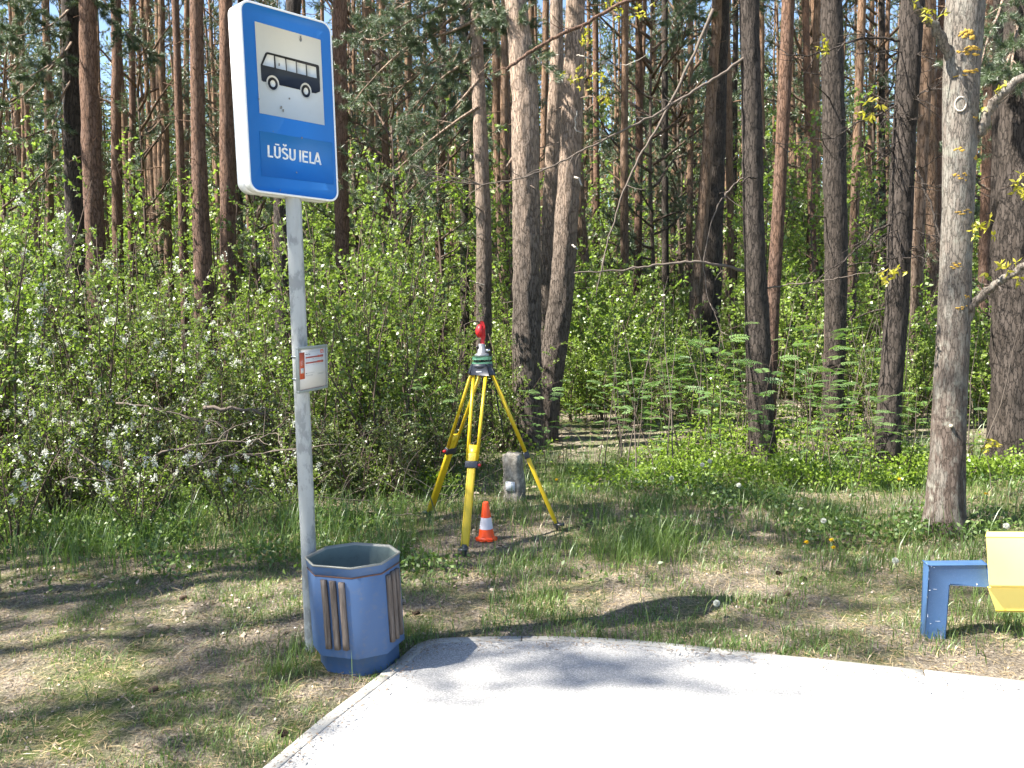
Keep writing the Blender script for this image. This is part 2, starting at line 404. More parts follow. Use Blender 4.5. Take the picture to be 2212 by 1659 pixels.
def bevel(o, w=.004, seg=2):
    b = o.modifiers.new('bevel', 'BEVEL'); b.width = w; b.segments = seg; b.limit_method = 'ANGLE'; b.angle_limit = math.radians(35)
    return o
def lathe(g, prof, sides=24, mi=0, c=(0, 0, 0)):
    a = np.arange(sides) / sides * 2 * math.pi; k = len(prof)
    V = np.array([[r * math.cos(t), r * math.sin(t), z] for r, z in prof for t in a]) + np.array(c)
    i = np.arange(k - 1)[:, None] * sides; j = np.arange(sides)[None]; j2 = (j + 1) % sides
    Q = np.stack([i + j, i + j2, i + sides + j2, i + sides + j], -1).reshape(-1, 4)
    g.add(V, Q, None, None, mi)
def unit(v): return v / (np.linalg.norm(v, axis=-1, keepdims=True) + 1e-12)
def leaves(g, P, A, Nn, L, Wd, tint, mi=0, fold=.18):
    """rhombic folded leaves: P base, A axis, Nn rough normal"""
    A = unit(A); Sd = unit(np.cross(A, Nn)); Nn = np.cross(Sd, A)
    L = np.asarray(L, float)[:, None] if np.ndim(L) else L; Wd = np.asarray(Wd, float)[:, None] if np.ndim(Wd) else Wd
    b = P; t = P + A * L - Nn * L * .12; l = P + A * L * .42 + Sd * Wd * .5 + Nn * Wd * fold; r = P + A * L * .42 - Sd * Wd * .5 + Nn * Wd * fold
    n_ = len(P); V = np.stack([b, r, t, l], 1).reshape(-1, 3)
    Q = np.arange(n_ * 4).reshape(-1, 4)
    g.add(V, Q, None, np.repeat(tint, 4), mi)
def needles(g, P, A, L, Wd, tint, mi=0):
    A = unit(A); n_ = len(P); Sd = unit(np.cross(A, rng.normal(size=(n_, 3))))
    L = np.asarray(L)[:, None] if np.ndim(L) else L
    V = np.stack([P - Sd * Wd * .5, P + Sd * Wd * .5, P + A * L], 1).reshape(-1, 3)
    g.add(V, None, np.arange(n_ * 3).reshape(-1, 3), np.repeat(tint, 3), mi)

def rnd_dir(n_, zb=0.0):
    v = rng.normal(size=(n_, 3)); v[:, 2] += zb; return unit(v)

# ------------------------------------------------------------------ ground, path, kerb
def build_ground():
    g = Geo()
    xs = np.concatenate([np.linspace(-140, -12, 26)[:-1], np.linspace(-12, -5, 30)[:-1], np.linspace(-5, 6, 190)[:-1], np.linspace(6, 14, 34)[:-1], np.linspace(14, 140, 26)])
    ys = np.concatenate([np.linspace(-40, 2, 12)[:-1], np.linspace(2, 11, 190)[:-1], np.linspace(11, 30, 50)[:-1], np.linspace(30, 260, 40)])
    X, Y = np.meshgrid(xs, ys); pd = pathdist(X, Y); Z = gz(X, Y)
    Z = np.where(pd < -.02, -.05, Z)
    V = np.stack([X, Y, Z], -1).reshape(-1, 3); nx, ny = len(xs), len(ys)
    i = np.arange(ny - 1)[:, None] * nx; j = np.arange(nx - 1)[None]
    Q = np.stack([i + j, i + j + 1, i + nx + j + 1, i + nx + j], -1).reshape(-1, 4)
    g.add(V, Q); tag(link('ground', g.mesh('ground', M['ground'], True)), kind='structure')
    # path sheet
    g = Geo(); pin = kerb_in
    n_ = len(pin); V = []
    for p in pin: V.append((p.x, p.y, .012))
    for p in pin: V.append((p.x * 1.0, -4.0, .012))
    # grid by columns: triangulate polygon instead
    from mathutils.geometry import tessellate_polygon
    poly = [Vector((p.x, p.y, .012)) for p in pin] + [Vector((pin[-1].x, -4, .012)), Vector((pin[0].x, -4, .012))]
    tt = tessellate_polygon([poly]); T = []
    for t in tt:
        a, b, c = [poly[k] for k in t]
        T.append(list(t) if (b - a).cross(c - a).z > 0 else [t[2], t[1], t[0]])
    g.add([tuple(p) for p in poly], None, T)
    tag(link('path', g.mesh('path', M['asphalt'])), kind='structure')
    # kerb stones, each 1 m long segment with small joints
    g = Geo(); oo = kerb_out; ii = kerb_in
    def arc(line):
        L = [0]
        for a, b in zip(line, line[1:]): L.append(L[-1] + (b - a).length)
        return L
    Lo = arc(oo)
    def at(line, s):
        L = Lo
        for k in range(len(L) - 1):
            if s <= L[k + 1] or k == len(L) - 2:
                t = (s - L[k]) / (L[k + 1] - L[k]); return line[k].lerp(line[k + 1], t)
    s = 0.0
    while s < Lo[-1] - .05:
        e = min(s + .98, Lo[-1]); k = 8; dz = random.uniform(-.002, .002)
        ss = [s + .004 + (e - s - .008) * q / k for q in range(k + 1)]
        V = []
        for q in ss:
            o_, i_ = at(oo, q), at(ii, q); d = (i_ - o_) * .06
            V += [(o_.x, o_.y, -.1), (o_.x, o_.y, .012 + dz), (o_.x + d.x, o_.y + d.y, .018 + dz), (i_.x - d.x, i_.y - d.y, .018 + dz), (i_.x, i_.y, .015 + dz), (i_.x, i_.y, -.1)]
        Q = []
        for q in range(k):
            for r in range(5): Q.append([q * 6 + r, q * 6 + r + 1, q * 6 + 6 + r + 1, q * 6 + 6 + r])
        e0 = k * 6
        Q += [[0, 3, 2, 1], [0, 5, 4, 3], [e0, e0 + 1, e0 + 2, e0 + 3], [e0, e0 + 3, e0 + 4, e0 + 5]]
        g.add(V, Q); s = e
    tag(link('kerb', g.mesh('kerb', M['kerb'])), kind='structure')
build_ground()

# ------------------------------------------------------------------ plants: reusable shapes
def curve_pts(p0, d0, L, k=6, wander=.15, lift=0.0):
    P = [np.array(p0, float)]; d = np.array(d0, float); d /= np.linalg.norm(d)
    for i in range(k):
        P.append(P[-1] + d * L / k)
        d = d + rng.normal(size=3) * wander + np.array([0, 0, lift]); d /= np.linalg.norm(d)
    return np.array(P)
def sample(P, t):
    t = np.clip(t, 0, .9999) * (len(P) - 1); i = int(t); f = t - i
    return P[i] * (1 - f) + P[i + 1] * f, P[i + 1] - P[i]

def pine_limb(gw, gn, p0, d0, L, r, ntw=8, ntuft=5, nn=16, nl=.11, nw=.010, wander=.13, lift=.05, start=.25):
    P = curve_pts(p0, d0, L, 6, wander, lift)
    tube(gw, P, np.linspace(r, r * .25, len(P)), 5)
    bp, ba = [], []
    for k in range(ntw):
        t = start + (1 - start) * (k + rng.random()) / ntw
        q, tn = sample(P, t); tn = tn / np.linalg.norm(tn)
        d = tn * .8 + rng.normal(size=3) * .65; d[2] += .15
        Lt = L * rng.uniform(.16, .34) * (1.25 - .5 * t)
        Tp = curve_pts(q, d, Lt, 3, .2, .08); tube(gw, Tp, np.linspace(r * .3, r * .12, 4), 3, cap=False)
        for j in range(ntuft):
            s, td = sample(Tp, .3 + .7 * (j + rng.random()) / ntuft)
            bp.append(s + rng.normal(size=3) * .02); ba.append(unit(td + rng.normal(size=3) * .2 * np.linalg.norm(td)))
    bp = np.array(bp); ba = np.array(ba); n_ = len(bp)
    PP = np.repeat(bp, nn, 0) + np.repeat(ba, nn, 0) * rng.uniform(-.5, .2, (n_ * nn, 1)) * nl
    AA = np.repeat(ba, nn, 0) * .75 + rnd_dir(n_ * nn) * .9
    needles(gn, PP, AA, rng.uniform(.7, 1.1, n_ * nn) * nl, nw, np.repeat(rng.uniform(0, 1, n_), nn) * .7 + rng.uniform(0, .3, n_ * nn))

def make_crown(Lc=9.0, R=2.2, nlimb=25, nw=.014, nl=.13, ntw=7, ntuft=5, nn=15, droop=0.0):
    gw, gn = Geo(), Geo()
    for k in range(nlimb):
        t = (k + rng.random()) / nlimb; z = Lc * t; a = rng.uniform(0, 2 * math.pi)
        prof = math.sin(math.pi * min(1, .22 + .78 * (1 - t))) ** .7 if t > .12 else .75
        L = R * (prof * .9 + .2) * rng.uniform(.65, 1.15)
        d = (math.cos(a), math.sin(a), .15 + .9 * t - droop)
        pine_limb(gw, gn, (0, 0, z), d, L, .010 + .011 * L, ntw, ntuft, nn, nl, nw)
    return gw.mesh('crown_limbs', M['bark_far']), gn.mesh('crown_needles', M['needle'])

def trunk_geo(P, R, sides=14, rough=.04, snags=0, zs=(2, 12), slen=(.1, .5)):
    g = Geo()
    def disp(Pc, a, Rr):
        X = np.cos(a)[None] * Rr[:, None] * 16 + Pc[:, :1] * 3; Y = np.sin(a)[None] * Rr[:, None] * 16; Z = Pc[:, 2:3] * 5 + 0 * X
        return (fnoise(X, Y, Z, 3) - .5) * rough * 2 * np.minimum(Rr[:, None] * 6, 1) * Rr[:, None] * 3
    tube(g, P, R, sides, disp=disp)
    for k in range(snags):
        z = rng.uniform(*zs); i = int(np.argmin(abs(P[:, 2] - P[0, 2] - z))); a = rng.uniform(0, 2 * math.pi)
        L = rng.uniform(*slen); q = P[i]
        B = curve_pts(q, (math.cos(a), math.sin(a), rng.uniform(-.25, .35)), L + R[i], 5, .14, -.02)
        tube(g, B, np.linspace(.008 + L * .008, .004, 6), 4)
        if L > .5:
            for j in range(int(L * 5)):
                s, td = sample(B, rng.uniform(.25, 1)); B2 = curve_pts(s, td / np.linalg.norm(td) * .6 + rng.normal(size=3) * .6, L * rng.uniform(.15, .4), 3, .25)
                tube(g, B2, np.linspace(.005, .002, 4), 3, cap=False)
    return g

def make_shrub(H=2.2, R=1.0, stems=9, twigs=10, lpt=14, L=.045, Wd=.028, arch=.25, t0=.2, flowers=0, mats=('twig', 'leaf')):
    gw, gl, gf = Geo(), Geo(), Geo(); lp, la = [], []; fp = []
    for s in range(stems):
        a = rng.uniform(0, 2 * math.pi); rr = R * .18 * rng.random()
        tilt = rng.uniform(.1, .75) * R / H
        h = H * rng.uniform(.6, 1.05)
        P = curve_pts((math.cos(a) * rr, math.sin(a) * rr, -.03), (math.cos(a) * tilt, math.sin(a) * tilt, 1), h, 7, .09)
        tube(gw, P, np.linspace(.006 + .004 * h, .003, 8), 5)
        for k in range(twigs):
            t = t0 + (1 - t0) * (k + rng.random()) / twigs; q, td = sample(P, t); td = td / np.linalg.norm(td)
            az = rng.uniform(0, 2 * math.pi); d = td * .5 + np.array([math.cos(az), math.sin(az), arch])
            Lt = R * rng.uniform(.25, .6) * (1.2 - .6 * t)
            T_ = curve_pts(q, d, Lt, 4, .16, .03); tube(gw, T_, np.linspace(.004, .0015, 5), 3, cap=False)
            for j in range(lpt):
                p_, d_ = sample(T_, .15 + .85 * (j + rng.random()) / lpt); lp.append(p_); la.append(d_ / np.linalg.norm(d_))
            if flowers and rng.random() < flowers:
                fp.append((T_[-1], unit(T_[-1] - T_[-2])))
    lp = np.array(lp); la = np.array(la); n_ = len(lp)
    A = la * .5 + rnd_dir(n_) * .8; Nn = rnd_dir(n_, 1.2)
    clump = vnoise(lp[:, 0] * 2.5, lp[:, 1] * 2.5, lp[:, 2] * 2.5)
    sz = rng.uniform(.6, 1.15, n_)
    leaves(gl, lp + rnd_dir(n_) * .015, A, Nn, L * sz, Wd * sz, np.clip(clump * .6 + rng.uniform(0, .5, n_), 0, 1))
    out = [gw.mesh('shrub_stems', M[mats[0]]), gl.mesh('shrub_foliage', M[mats[1]])]
    if flowers:
        for (p, d) in fp:
            nfl = rng.integers(16, 30); ax = d * .5 + np.array([0, 0, .3])
            tt = rng.uniform(0, .07, nfl); P_ = p + tt[:, None] * unit(ax) + rng.normal(size=(nfl, 3)) * .017
            PP = np.repeat(P_, 4, 0); AA = rnd_dir(len(PP), .4)
            leaves(gf, PP, AA, rnd_dir(len(PP)), .015, .010, rng.uniform(0, 1, len(PP)))
        out.append(gf.mesh('shrub_blossom', M['petal']))
    return out

def make_rowan(H=1.3, stems=2, nleaf=22, LL=.16):
    gw, gl = Geo(), Geo()
    for s in range(stems):
        a = rng.uniform(0, 6.28); P = curve_pts((0, 0, -.02), (math.cos(a) * .22, math.sin(a) * .22, 1), H * rng.uniform(.7, 1.05), 7, .07)
        tube(gw, P, np.linspace(.007, .003, 8), 5)
        for k in range(nleaf // stems):
            t = .3 + .7 * (k + rng.random()) / (nleaf // stems); q, td = sample(P, t)
            az = rng.uniform(0, 6.28); d = np.array([math.cos(az), math.sin(az), .45])
            q2 = q + d * .05 * rng.random() * 4
            tube(gw, np.array([q, (q + q2) / 2 + [0, 0, .01], q2]), .002, 3, cap=False)
            L = LL * rng.uniform(.7, 1.2); Rc = curve_pts(q2, d, L, 4, .05, -.14)
            tube(gw, Rc, .0015, 3, cap=False)
            tt = np.linspace(.15, 1, 7); pp, aa = [], []
            up = np.array([0, 0, 1.]) + rng.normal(size=3) * .2
            for x in tt:
                c, dd = sample(Rc, x); dd = unit(dd); sd_ = unit(np.cross(dd, up))
                for sg in (-1, 1): pp.append(c); aa.append(sd_ * sg + dd * .45)
            pp.append(Rc[-1]); aa.append(unit(Rc[-1] - Rc[-2]))
            pp = np.array(pp); aa = np.array(aa); tn = np.full(len(pp), rng.uniform(.1, .9))
            leaves(gl, pp, aa, np.tile(up, (len(pp), 1)), L * .38, L * .13, tn, fold=.1)
    return gw.mesh('rowan_stem', M['twig']), gl.mesh('rowan_leaves', M['rowan'])

CROWNS = [make_crown(Lc=rng.uniform(8, 10), R=rng.uniform(1.9, 2.5)) for _ in range(4)]
TR = []
for k in range(5):
    H = 22.0; zz = np.concatenate([np.linspace(-.15, 1, 6), np.linspace(1.5, H, 26)])
    bx = np.cumsum(rng.normal(size=len(zz)) * .025); by = np.cumsum(rng.normal(size=len(zz)) * .025)
    P = np.stack([bx - bx[0], by - by[0], zz], -1); r = .15 * (1 - zz / H * .72) + .05 * np.exp(-np.maximum(zz, 0) * 3)
    gg = trunk_geo(P, r, 12, .035, 20, (2.2, 13), (.15, 1.5)); TR.append((gg.mesh('pine_trunk', M['bark_far'], True), P))
YCROWNS = [make_crown(Lc=4.6, R=1.5, nlimb=30, nw=.010, nl=.10, ntw=7, ntuft=5, nn=14) for _ in range(2)]

# ------------------------------------------------------------------ named pines, read off the photograph
def px_pine(px, wpx, d, label, H=19.0, mat='bark', crown=0, ch=.55, name='pine_tree', group=None, sides=40, rough=.05, snags=6, cs=1.0, flare=1.25, mats=None):
    """px: trunk centre pixels from top to bottom; wpx: widths there; d: forward distance"""
    pts = [AT(u, v, d) for u, v in px]; rad = [w * .5 * d / FPX / math.cos(math.radians(abs(830 - v) / 33.)) ** 0 for (u, v), w in zip(px, wpx)]
    pts = pts[::-1]; rad = rad[::-1]                      # bottom to top
    a, b = pts[0], pts[1]
    z0 = gz1(a.x, a.y) - .12
    if a.z > z0 + .02:
        sl = (b - a) / (b.z - a.z); base = a + sl * (z0 - a.z); pts.insert(0, base); rad.insert(0, rad[0] * flare)
    top, pv = pts[-1], pts[-2]
    sl = (top - pv) / max(.3, top.z - pv.z)
    sl = Vector((max(-.05, min(.05, sl.x)), rng.uniform(-.02, .02), 1)); base = pts[0].copy()
    tz = H; tp = top + sl * (tz - top.z); pts.append(tp); rad.append(.03)
    Z = np.array([p.z for p in pts]); X = np.array([p.x for p in pts]); R_ = np.array(rad); Yv = np.array([p.y for p in pts])
    zz = np.concatenate([np.arange(Z[0], 6.5, .035 if d < 13 else .08), np.linspace(6.6, H, 24)])
    # smooth interpolation
    x = np.interp(zz, Z, X); y = np.interp(zz, Z, Yv); r = np.interp(zz, Z, R_)
    k = 15 if d < 13 else 7; ker = np.ones(k) / k
    x = np.convolve(np.pad(x, k // 2, 'edge'), ker, 'valid'); r = np.convolve(np.pad(r, k // 2, 'edge'), ker, 'valid')
    P = np.stack([x, y, zz], -1); r = r * (1 + .25 * np.exp(-(zz - Z[0]) * 5))
    g = trunk_geo(P, r, sides, rough, snags, (1.5, 9), (.06, .45))
    e = empty(name, (float(P[0, 0]), float(P[0, 1]), z0 + .12), label, 'tree', group)
    o = link('trunk', g.mesh('trunk', M[mat], True, e.location), e)
    if crown is not None:
        cw, cn = CROWNS[crown % len(CROWNS)]; hz = H - 8.2 * cs
        cx = float(np.interp(hz, zz, x)) - e.location.x; rz = rng.uniform(0, 6.28)
        w = link('limbs', cw, e, (cx, 0, hz - e.location.z), (0, 0, rz)); w.scale = (cs,) * 3
        q = link('crown', cn, e, (cx, 0, hz - e.location.z), (0, 0, rz)); q.scale = (cs,) * 3
    e['h'] = H
    return e
def add_branch(e, pxs, w0, w1, d, dd=0.0, mat='deadwood', sides=7, name='branch', twigs=0, tl=.35):
    """branch traced at distance d, drifting dd metres nearer along its length"""
    P = [AT(u, v, d + dd * i / (len(pxs) - 1)) for i, (u, v) in enumerate(pxs)]
    P = np.array([tuple(p) for p in P]); k = 6 * (len(P) - 1) + 1; t = np.linspace(0, len(P) - 1, k)
    Q = np.stack([np.interp(t, np.arange(len(P)), P[:, c]) for c in range(3)], -1)
    Q[1:-1] = (Q[:-2] + 2 * Q[1:-1] + Q[2:]) / 4; Q[1:-1] += rng.normal(size=(k - 2, 3)) * .006
    g = Geo(); tube(g, Q, np.linspace(w0, w1, k) * (.8 if mat in ('deadwood', 'bark_dark', 'bark_red') else 1) * (1 + rng.normal(size=k) * .06), sides)
    for j in range(twigs):
        s, td = sample(Q, rng.uniform(.15, 1)); B = curve_pts(s, unit(td) * .7 + rng.normal(size=3) * .6, tl * rng.uniform(.3, 1), 4, .22)
        tube(g, B, np.linspace(min(w0, .008) * .7, .0018, 5), 4, cap=False)
    return link(name, g.mesh(name, M[mat], True, e.location), e), Q

def needled_branch(e, p0, p1, nlimb=0, r=.02, dens=1.0, nw=.0045, nl=.07):
    gw, gn = Geo(), Geo(); p0 = np.array(p0); p1 = np.array(p1); L = np.linalg.norm(p1 - p0)
    pine_limb(gw, gn, p0, p1 - p0, L, r, int(11 * dens), 11, 42, nl, nw, .10, .02, .2)
    w = link('branch', gw.mesh('branch', M['bark'], True, e.location), e)
    link('needles', gn.mesh('needles', M['needle'], False, e.location), w, (0, 0, 0))

P_ = {}
P_['a'] = px_pine([(150, 0), (158, 300), (166, 640)], [34, 36, 42], 15.5, 'dark pine with a grey lit edge, left one of two thick trunks behind blossom', crown=0, H=20, mat='bark_dark')
P_['b'] = px_pine([(188, 0), (196, 300), (212, 640)], [34, 37, 42], 14.5, 'reddish pine with sunlit tan left edge, right one of two thick trunks behind blossom', crown=1, mat='bark_red')
P_['c'] = px_pine([(424, 0), (428, 300), (443, 690)], [27, 29, 44], 13.5, 'dark red-brown pine midway between the blossoming shrubs and the sign board', crown=2, mat='bark_red', H=18)
P_['d'] = px_pine([(487, 0), (490, 300), (494, 680)], [24, 30, 34], 14.5, 'red-brown pine standing just left of the bus stop sign board', crown=3, mat='bark_red', H=21)
P_['e'] = px_pine([(640, -60), (606, 420), (610, 640), (615, 760)], [30, 30, 32, 36], 13, 'dark pine partly hidden behind the sign board and its pole', crown=0, mat='bark_dark', H=20)
P_['f'] = px_pine([(733, 0), (736, 300), (742, 700)], [30, 30, 30], 15, 'dark pine emerging from behind the upper right edge of the sign board', crown=1, mat='bark_red', H=20)
P_['g'] = px_pine([(1026, 0), (1036, 250), (1046, 500), (1045, 700), (1046, 930)], [24, 30, 32, 34, 38], 11.6, 'slim sunlit pine rising directly behind the surveying tripod', crown=None, mat='bark', H=15, snags=10)
P_['h'] = px_pine([(1113, 0), (1134, 200), (1136, 400), (1138, 650), (1142, 930)], [44, 57, 58, 60, 64], 10.7, 'thick sunlit pine with pinkish upper bark right of the tripod', crown=3, mat='bark', H=19, snags=8)
P_['i'] = px_pine([(1202, 0), (1203, 150), (1190, 420), (1180, 640), (1165, 900)], [26, 30, 33, 34, 38], 12.5, 'slim leaning pine squeezed between two thicker trunks right of the tripod', crown=None, mat='bark', H=18)
P_['j'] = px_pine([(1243, 0), (1240, 150), (1228, 420), (1212, 650), (1182, 860), (1170, 950)], [40, 44, 48, 52, 58, 62], 11.4, 'thick leaning pine with pale stubs along its right side', crown=1, mat='bark', H=20)
P_['k'] = px_pine([(1556, 0), (1548, 300), (1538, 600), (1530, 760)], [36, 37, 42, 46], 17, 'dark thick pine with a slimmer leaning companion close on its left', crown=2, mat='bark_dark', H=21)
P_['l'] = px_pine([(1546, 60), (1530, 300), (1512, 540), (1494, 740)], [20, 24, 26, 28], 16.6, 'leaning orange-edged pine touching the left side of a dark thick pine', crown=3, mat='bark_far', H=18)
P_['m'] = px_pine([(1618, 0), (1624, 250), (1628, 500), (1640, 800), (1648, 990)], [40, 42, 44, 52, 56], 9.7, 'grey-brown pine with a long dead limb reaching left toward the leaning pine', crown=0, mat='bark_dark', H=18, rough=.06)
P_['n'] = px_pine([(1703, 0), (1692, 250), (1682, 450), (1670, 650), (1660, 900)], [26, 27, 27, 28, 30], 11.4, 'slim orange-lit pine leaning behind the grey-brown pine with the long dead limb', crown=None, mat='bark_red', H=17)
P_['o'] = px_pine([(1796, 0), (1800, 250), (1806, 500), (1804, 700), (1798, 920)], [44, 46, 48, 46, 42], 11.2, 'straight dark pine with pale sunlit patches low on its trunk', crown=2, mat='bark_dark', H=20)
P_['p'] = px_pine([(1972, 0), (1958, 200), (1948, 400), (1938, 640), (1920, 900), (1914, 1030)], [48, 46, 50, 48, 50, 54], 9.0, 'dark pine with broken whorls of dead branches, just left of the lichen-spotted tree', crown=3, mat='bark_dark', H=19, rough=.07)
P_['q'] = px_pine([(2205, 200), (2196, 500), (2190, 800), (2186, 1040)], [74, 84, 90, 104], 8.8, 'very thick dark pine cut by the right border of the photo', crown=None, mat='bark_dark', H=17, rough=.07)
P_['r'] = px_pine([(2006, 0), (1996, 250), (1985, 480), (1975, 800)], [24, 24, 24, 26], 13.6, 'red upper-barked pine glimpsed behind the trunk with dead branch whorls', crown=0, mat='bark_far', H=20)
mids = [(47, 60, 9, 26), (98, 112, 15, 19), (250, 258, 20, 18), (286, 284, 13, 23), (340, 352, 12, 25), (378, 400, 15, 17), (404, 402, 11, 27), (520, 516, 12, 20),
        (820, 812, 14, 25), (880, 884, 13, 22), (955, 948, 18, 20), (1002, 1004, 16, 18), (1090, 1092, 17, 19), (1286, 1290, 12, 26), (1350, 1350, 16, 20), (1380, 1376, 15, 23),
        (1436, 1438, 13, 24), (1458, 1452, 10, 29), (1492, 1486, 12, 22), (1590, 1586, 11, 28), (1740, 1760, 14, 20), (1766, 1748, 14, 21), (1862, 1838, 17, 19), (1884, 1872, 10, 30), (1905, 1908, 12, 26), (2034, 2026, 14, 22), (2140, 2122, 20, 17), (2160, 2150, 24, 13.5)]
for i, (u0, u1, w, d) in enumerate(mids):
    px_pine([(u0, 0), ((u0 + u1) / 2 + random.uniform(-3, 3), 330), (u1, 680)], [w, w + 1, w + 3], d,
            'slender pine of the middle distance, thinner than the trunks at the forest edge', H=random.uniform(19, 23), crown=i, mat=random.choice(['bark_far', 'bark_far', 'bark_red', 'bark_dark']), group='slender pines in the middle distance', sides=16, snags=22)

# branches that show
add_branch(P_['m'], [(1612, 588), (1570, 575), (1500, 565), (1440, 570), (1380, 580), (1310, 585), (1240, 590)], .024, .009, 9.7, -.4, 'deadwood', twigs=5, tl=.25)
add_branch(P_['m'], [(1612, 380), (1590, 395), (1560, 430), (1535, 480), (1520, 560), (1524, 630), (1550, 690), (1566, 760)], .012, .004, 9.7, -.3, 'deadwood', twigs=6, tl=.2)
add_branch(P_['m'], [(1625, 110), (1560, 160), (1500, 195), (1420, 245), (1340, 285), (1270, 320), (1200, 355), (1130, 385), (1040, 400), (930, 370)], .022, .005, 9.7, -.9, 'deadwood', twigs=22, tl=.4)
add_branch(P_['m'], [(1540, 20), (1480, 160), (1430, 260), (1380, 340), (1340, 430), (1310, 530), (1288, 640)], .022, .007, 9.9, -.2, 'deadwood', name='hanging_branch', twigs=5, tl=.3)
add_branch(P_['m'], [(1600, -60), (1500, -20), (1345, 5), (1270, 50), (1200, 80), (1150, 108), (1095, 150)], .026, .02, 9.7, -.9, 'bark_red', twigs=8, tl=.5)
add_branch(P_['m'], [(1650, 622), (1720, 612), (1790, 606), (1850, 592), (1900, 588)], .012, .004, 9.7, -.2, 'deadwood', twigs=6, tl=.2)
add_branch(P_['p'], [(1930, 480), (1890, 500), (1860, 530), (1825, 562), (1780, 590), (1740, 640)], .016, .004, 9.0, -.3, 'bark_dark', twigs=10, tl=.35)
add_branch(P_['p'], [(1950, 330), (1985, 380), (2010, 440), (2030, 520), (2040, 560)], .02, .008, 9.0, -.4, 'bark_dark', twigs=12, tl=.35)
add_branch(P_['p'], [(1955, 90), (1900, 80), (1850, 85), (1800, 105), (1740, 120), (1690, 118)], .018, .005, 9.0, -.2, 'bark_dark', twigs=16, tl=.5)
add_branch(P_['p'], [(1950, 220), (1900, 245), (1860, 260), (1800, 300), (1750, 300), (1700, 330)], .014, .004, 9.0, -.4, 'bark_dark', twigs=16, tl=.5)
add_branch(P_['p'], [(1955, 230), (1990, 200), (2020, 190), (2060, 130)], .012, .004, 9.0, -.6, 'bark_dark', twigs=12, tl=.4)
for k in range(26):
    u0 = 1950 + random.uniform(-15, 15); v0 = random.uniform(40, 560); du = random.choice([-1, 1]) * random.uniform(40, 130)
    add_branch(P_['p'], [(u0, v0), (u0 + du * .5, v0 + random.uniform(-10, 25)), (u0 + du, v0 + random.uniform(-10, 60))], .008, .0025, 9.0, random.uniform(-.8, .2), 'bark_dark', 5, twigs=4, tl=.3)
add_branch(P_['j'], [(1236, 530), (1248, 538)], .012, .009, 11.1, -.1, 'palewood', name='stub')
add_branch(P_['j'], [(1240, 382), (1252, 386), (1256, 402)], .014, .012, 11.1, -.1, 'palewood', name='stub')
add_branch(P_['j'], [(1246, 240), (1242, 262), (1244, 284), (1258, 286)], .010, .007, 11.1, -.1, 'palewood', name='stub')
add_branch(P_['j'], [(1246, 120), (1262, 122), (1290, 134), (1330, 140), (1370, 140)], .010, .004, 11.1, -.2, 'palewood', name='stub', twigs=4)
add_branch(P_['g'], [(1046, 616), (1028, 612), (1014, 606)], .010, .005, 11.4, -.2, 'palewood', name='stub')
add_branch(P_['g'], [(1040, 455), (1020, 440), (1000, 415)], .010, .005, 11.5, -.2, 'deadwood', name='stub')
add_branch(P_['g'], [(1046, 400), (990, 395), (940, 380), (880, 372)], .010, .003, 11.5, -.4, 'deadwood', twigs=14, tl=.5)
add_branch(P_['h'], [(1118, 330), (1104, 345), (1095, 360)], .016, .012, 10.8, -.15, 'bark', name='stub')
add_branch(P_['m'], [(1634, 385), (1614, 382), (1602, 396)], .014, .010, 9.5, -.1, 'bark_dark', name='stub')

# green boughs hanging in the upper middle and the upper left
for (u0, v0, u1, v1, dn) in [(1030, -60, 760, 60, .8), (1032, 40, 800, 160, .6), (1034, 110, 850, 260, .5), (1030, -20, 900, 110, .2), (1036, 60, 1130, 90, -.8), (1030, -90, 1190, 20, -.7), (1036, 170, 900, 330, .5), (1030, -40, 1150, 120, -1.2), (1028, -120, 860, -20, .2), (1030, -60, 1010, 120, .6),
                             (1030, -80, 950, 40, 1.0), (1034, 30, 960, 200, .4), (1030, -40, 1080, 60, -.4), (1030, 0, 740, 230, .9), (1034, 230, 800, 380, .6), (1030, -100, 1060, 30, -.9), (1030, 60, 930, 190, 1.0), (1030, -30, 820, 90, .3), (1034, 120, 780, 200, 1.1), (1034, 160, 1010, 290, .7)]:
    needled_branch(P_['g'], AT(u0, v0, 11.5), AT(u1, v1, 11.5 + dn), r=.022, dens=1.3)
for (u0, v0, u1, v1, dn) in [(150, -60, 20, 40, -1), (150, 20, 40, 130, -.8), (155, 90, 90, 200, -.9), (150, -100, 60, 100, -1.3), (150, -60, 240, 30, -.6), (150, 110, 0, 230, -.4), (195, -40, 290, 90, -.5), (155, 170, 60, 330, -.5)]:
    needled_branch(P_['a'], AT(u0, v0, 15.4), AT(u1, v1, 15.4 + dn), r=.025, dens=1.3, nw=.007, nl=.09)
for (u0, v0, u1, v1, dn) in [(1560, -60, 1450, 60, -1), (1556, 10, 1480, 110, -1.), (1556, -20, 1680, 30, -1.2), (1560, -80, 1620, 40, -1.)]:
    needled_branch(P_['k'], AT(u0, v0, 17), AT(u1, v1, 17 + dn), r=.025, dens=1.2, nw=.007, nl=.09)
for (u0, v0, u1, v1, dn) in [(2190, -40, 2120, 60, -1), (2195, 40, 2210, 160, -1.), (2200, 90, 2140, 190, -.4)]:
    needled_branch(P_['q'], AT(u0, v0, 8.8), AT(u1, v1, 8.8 + dn), r=.02, dens=.9)

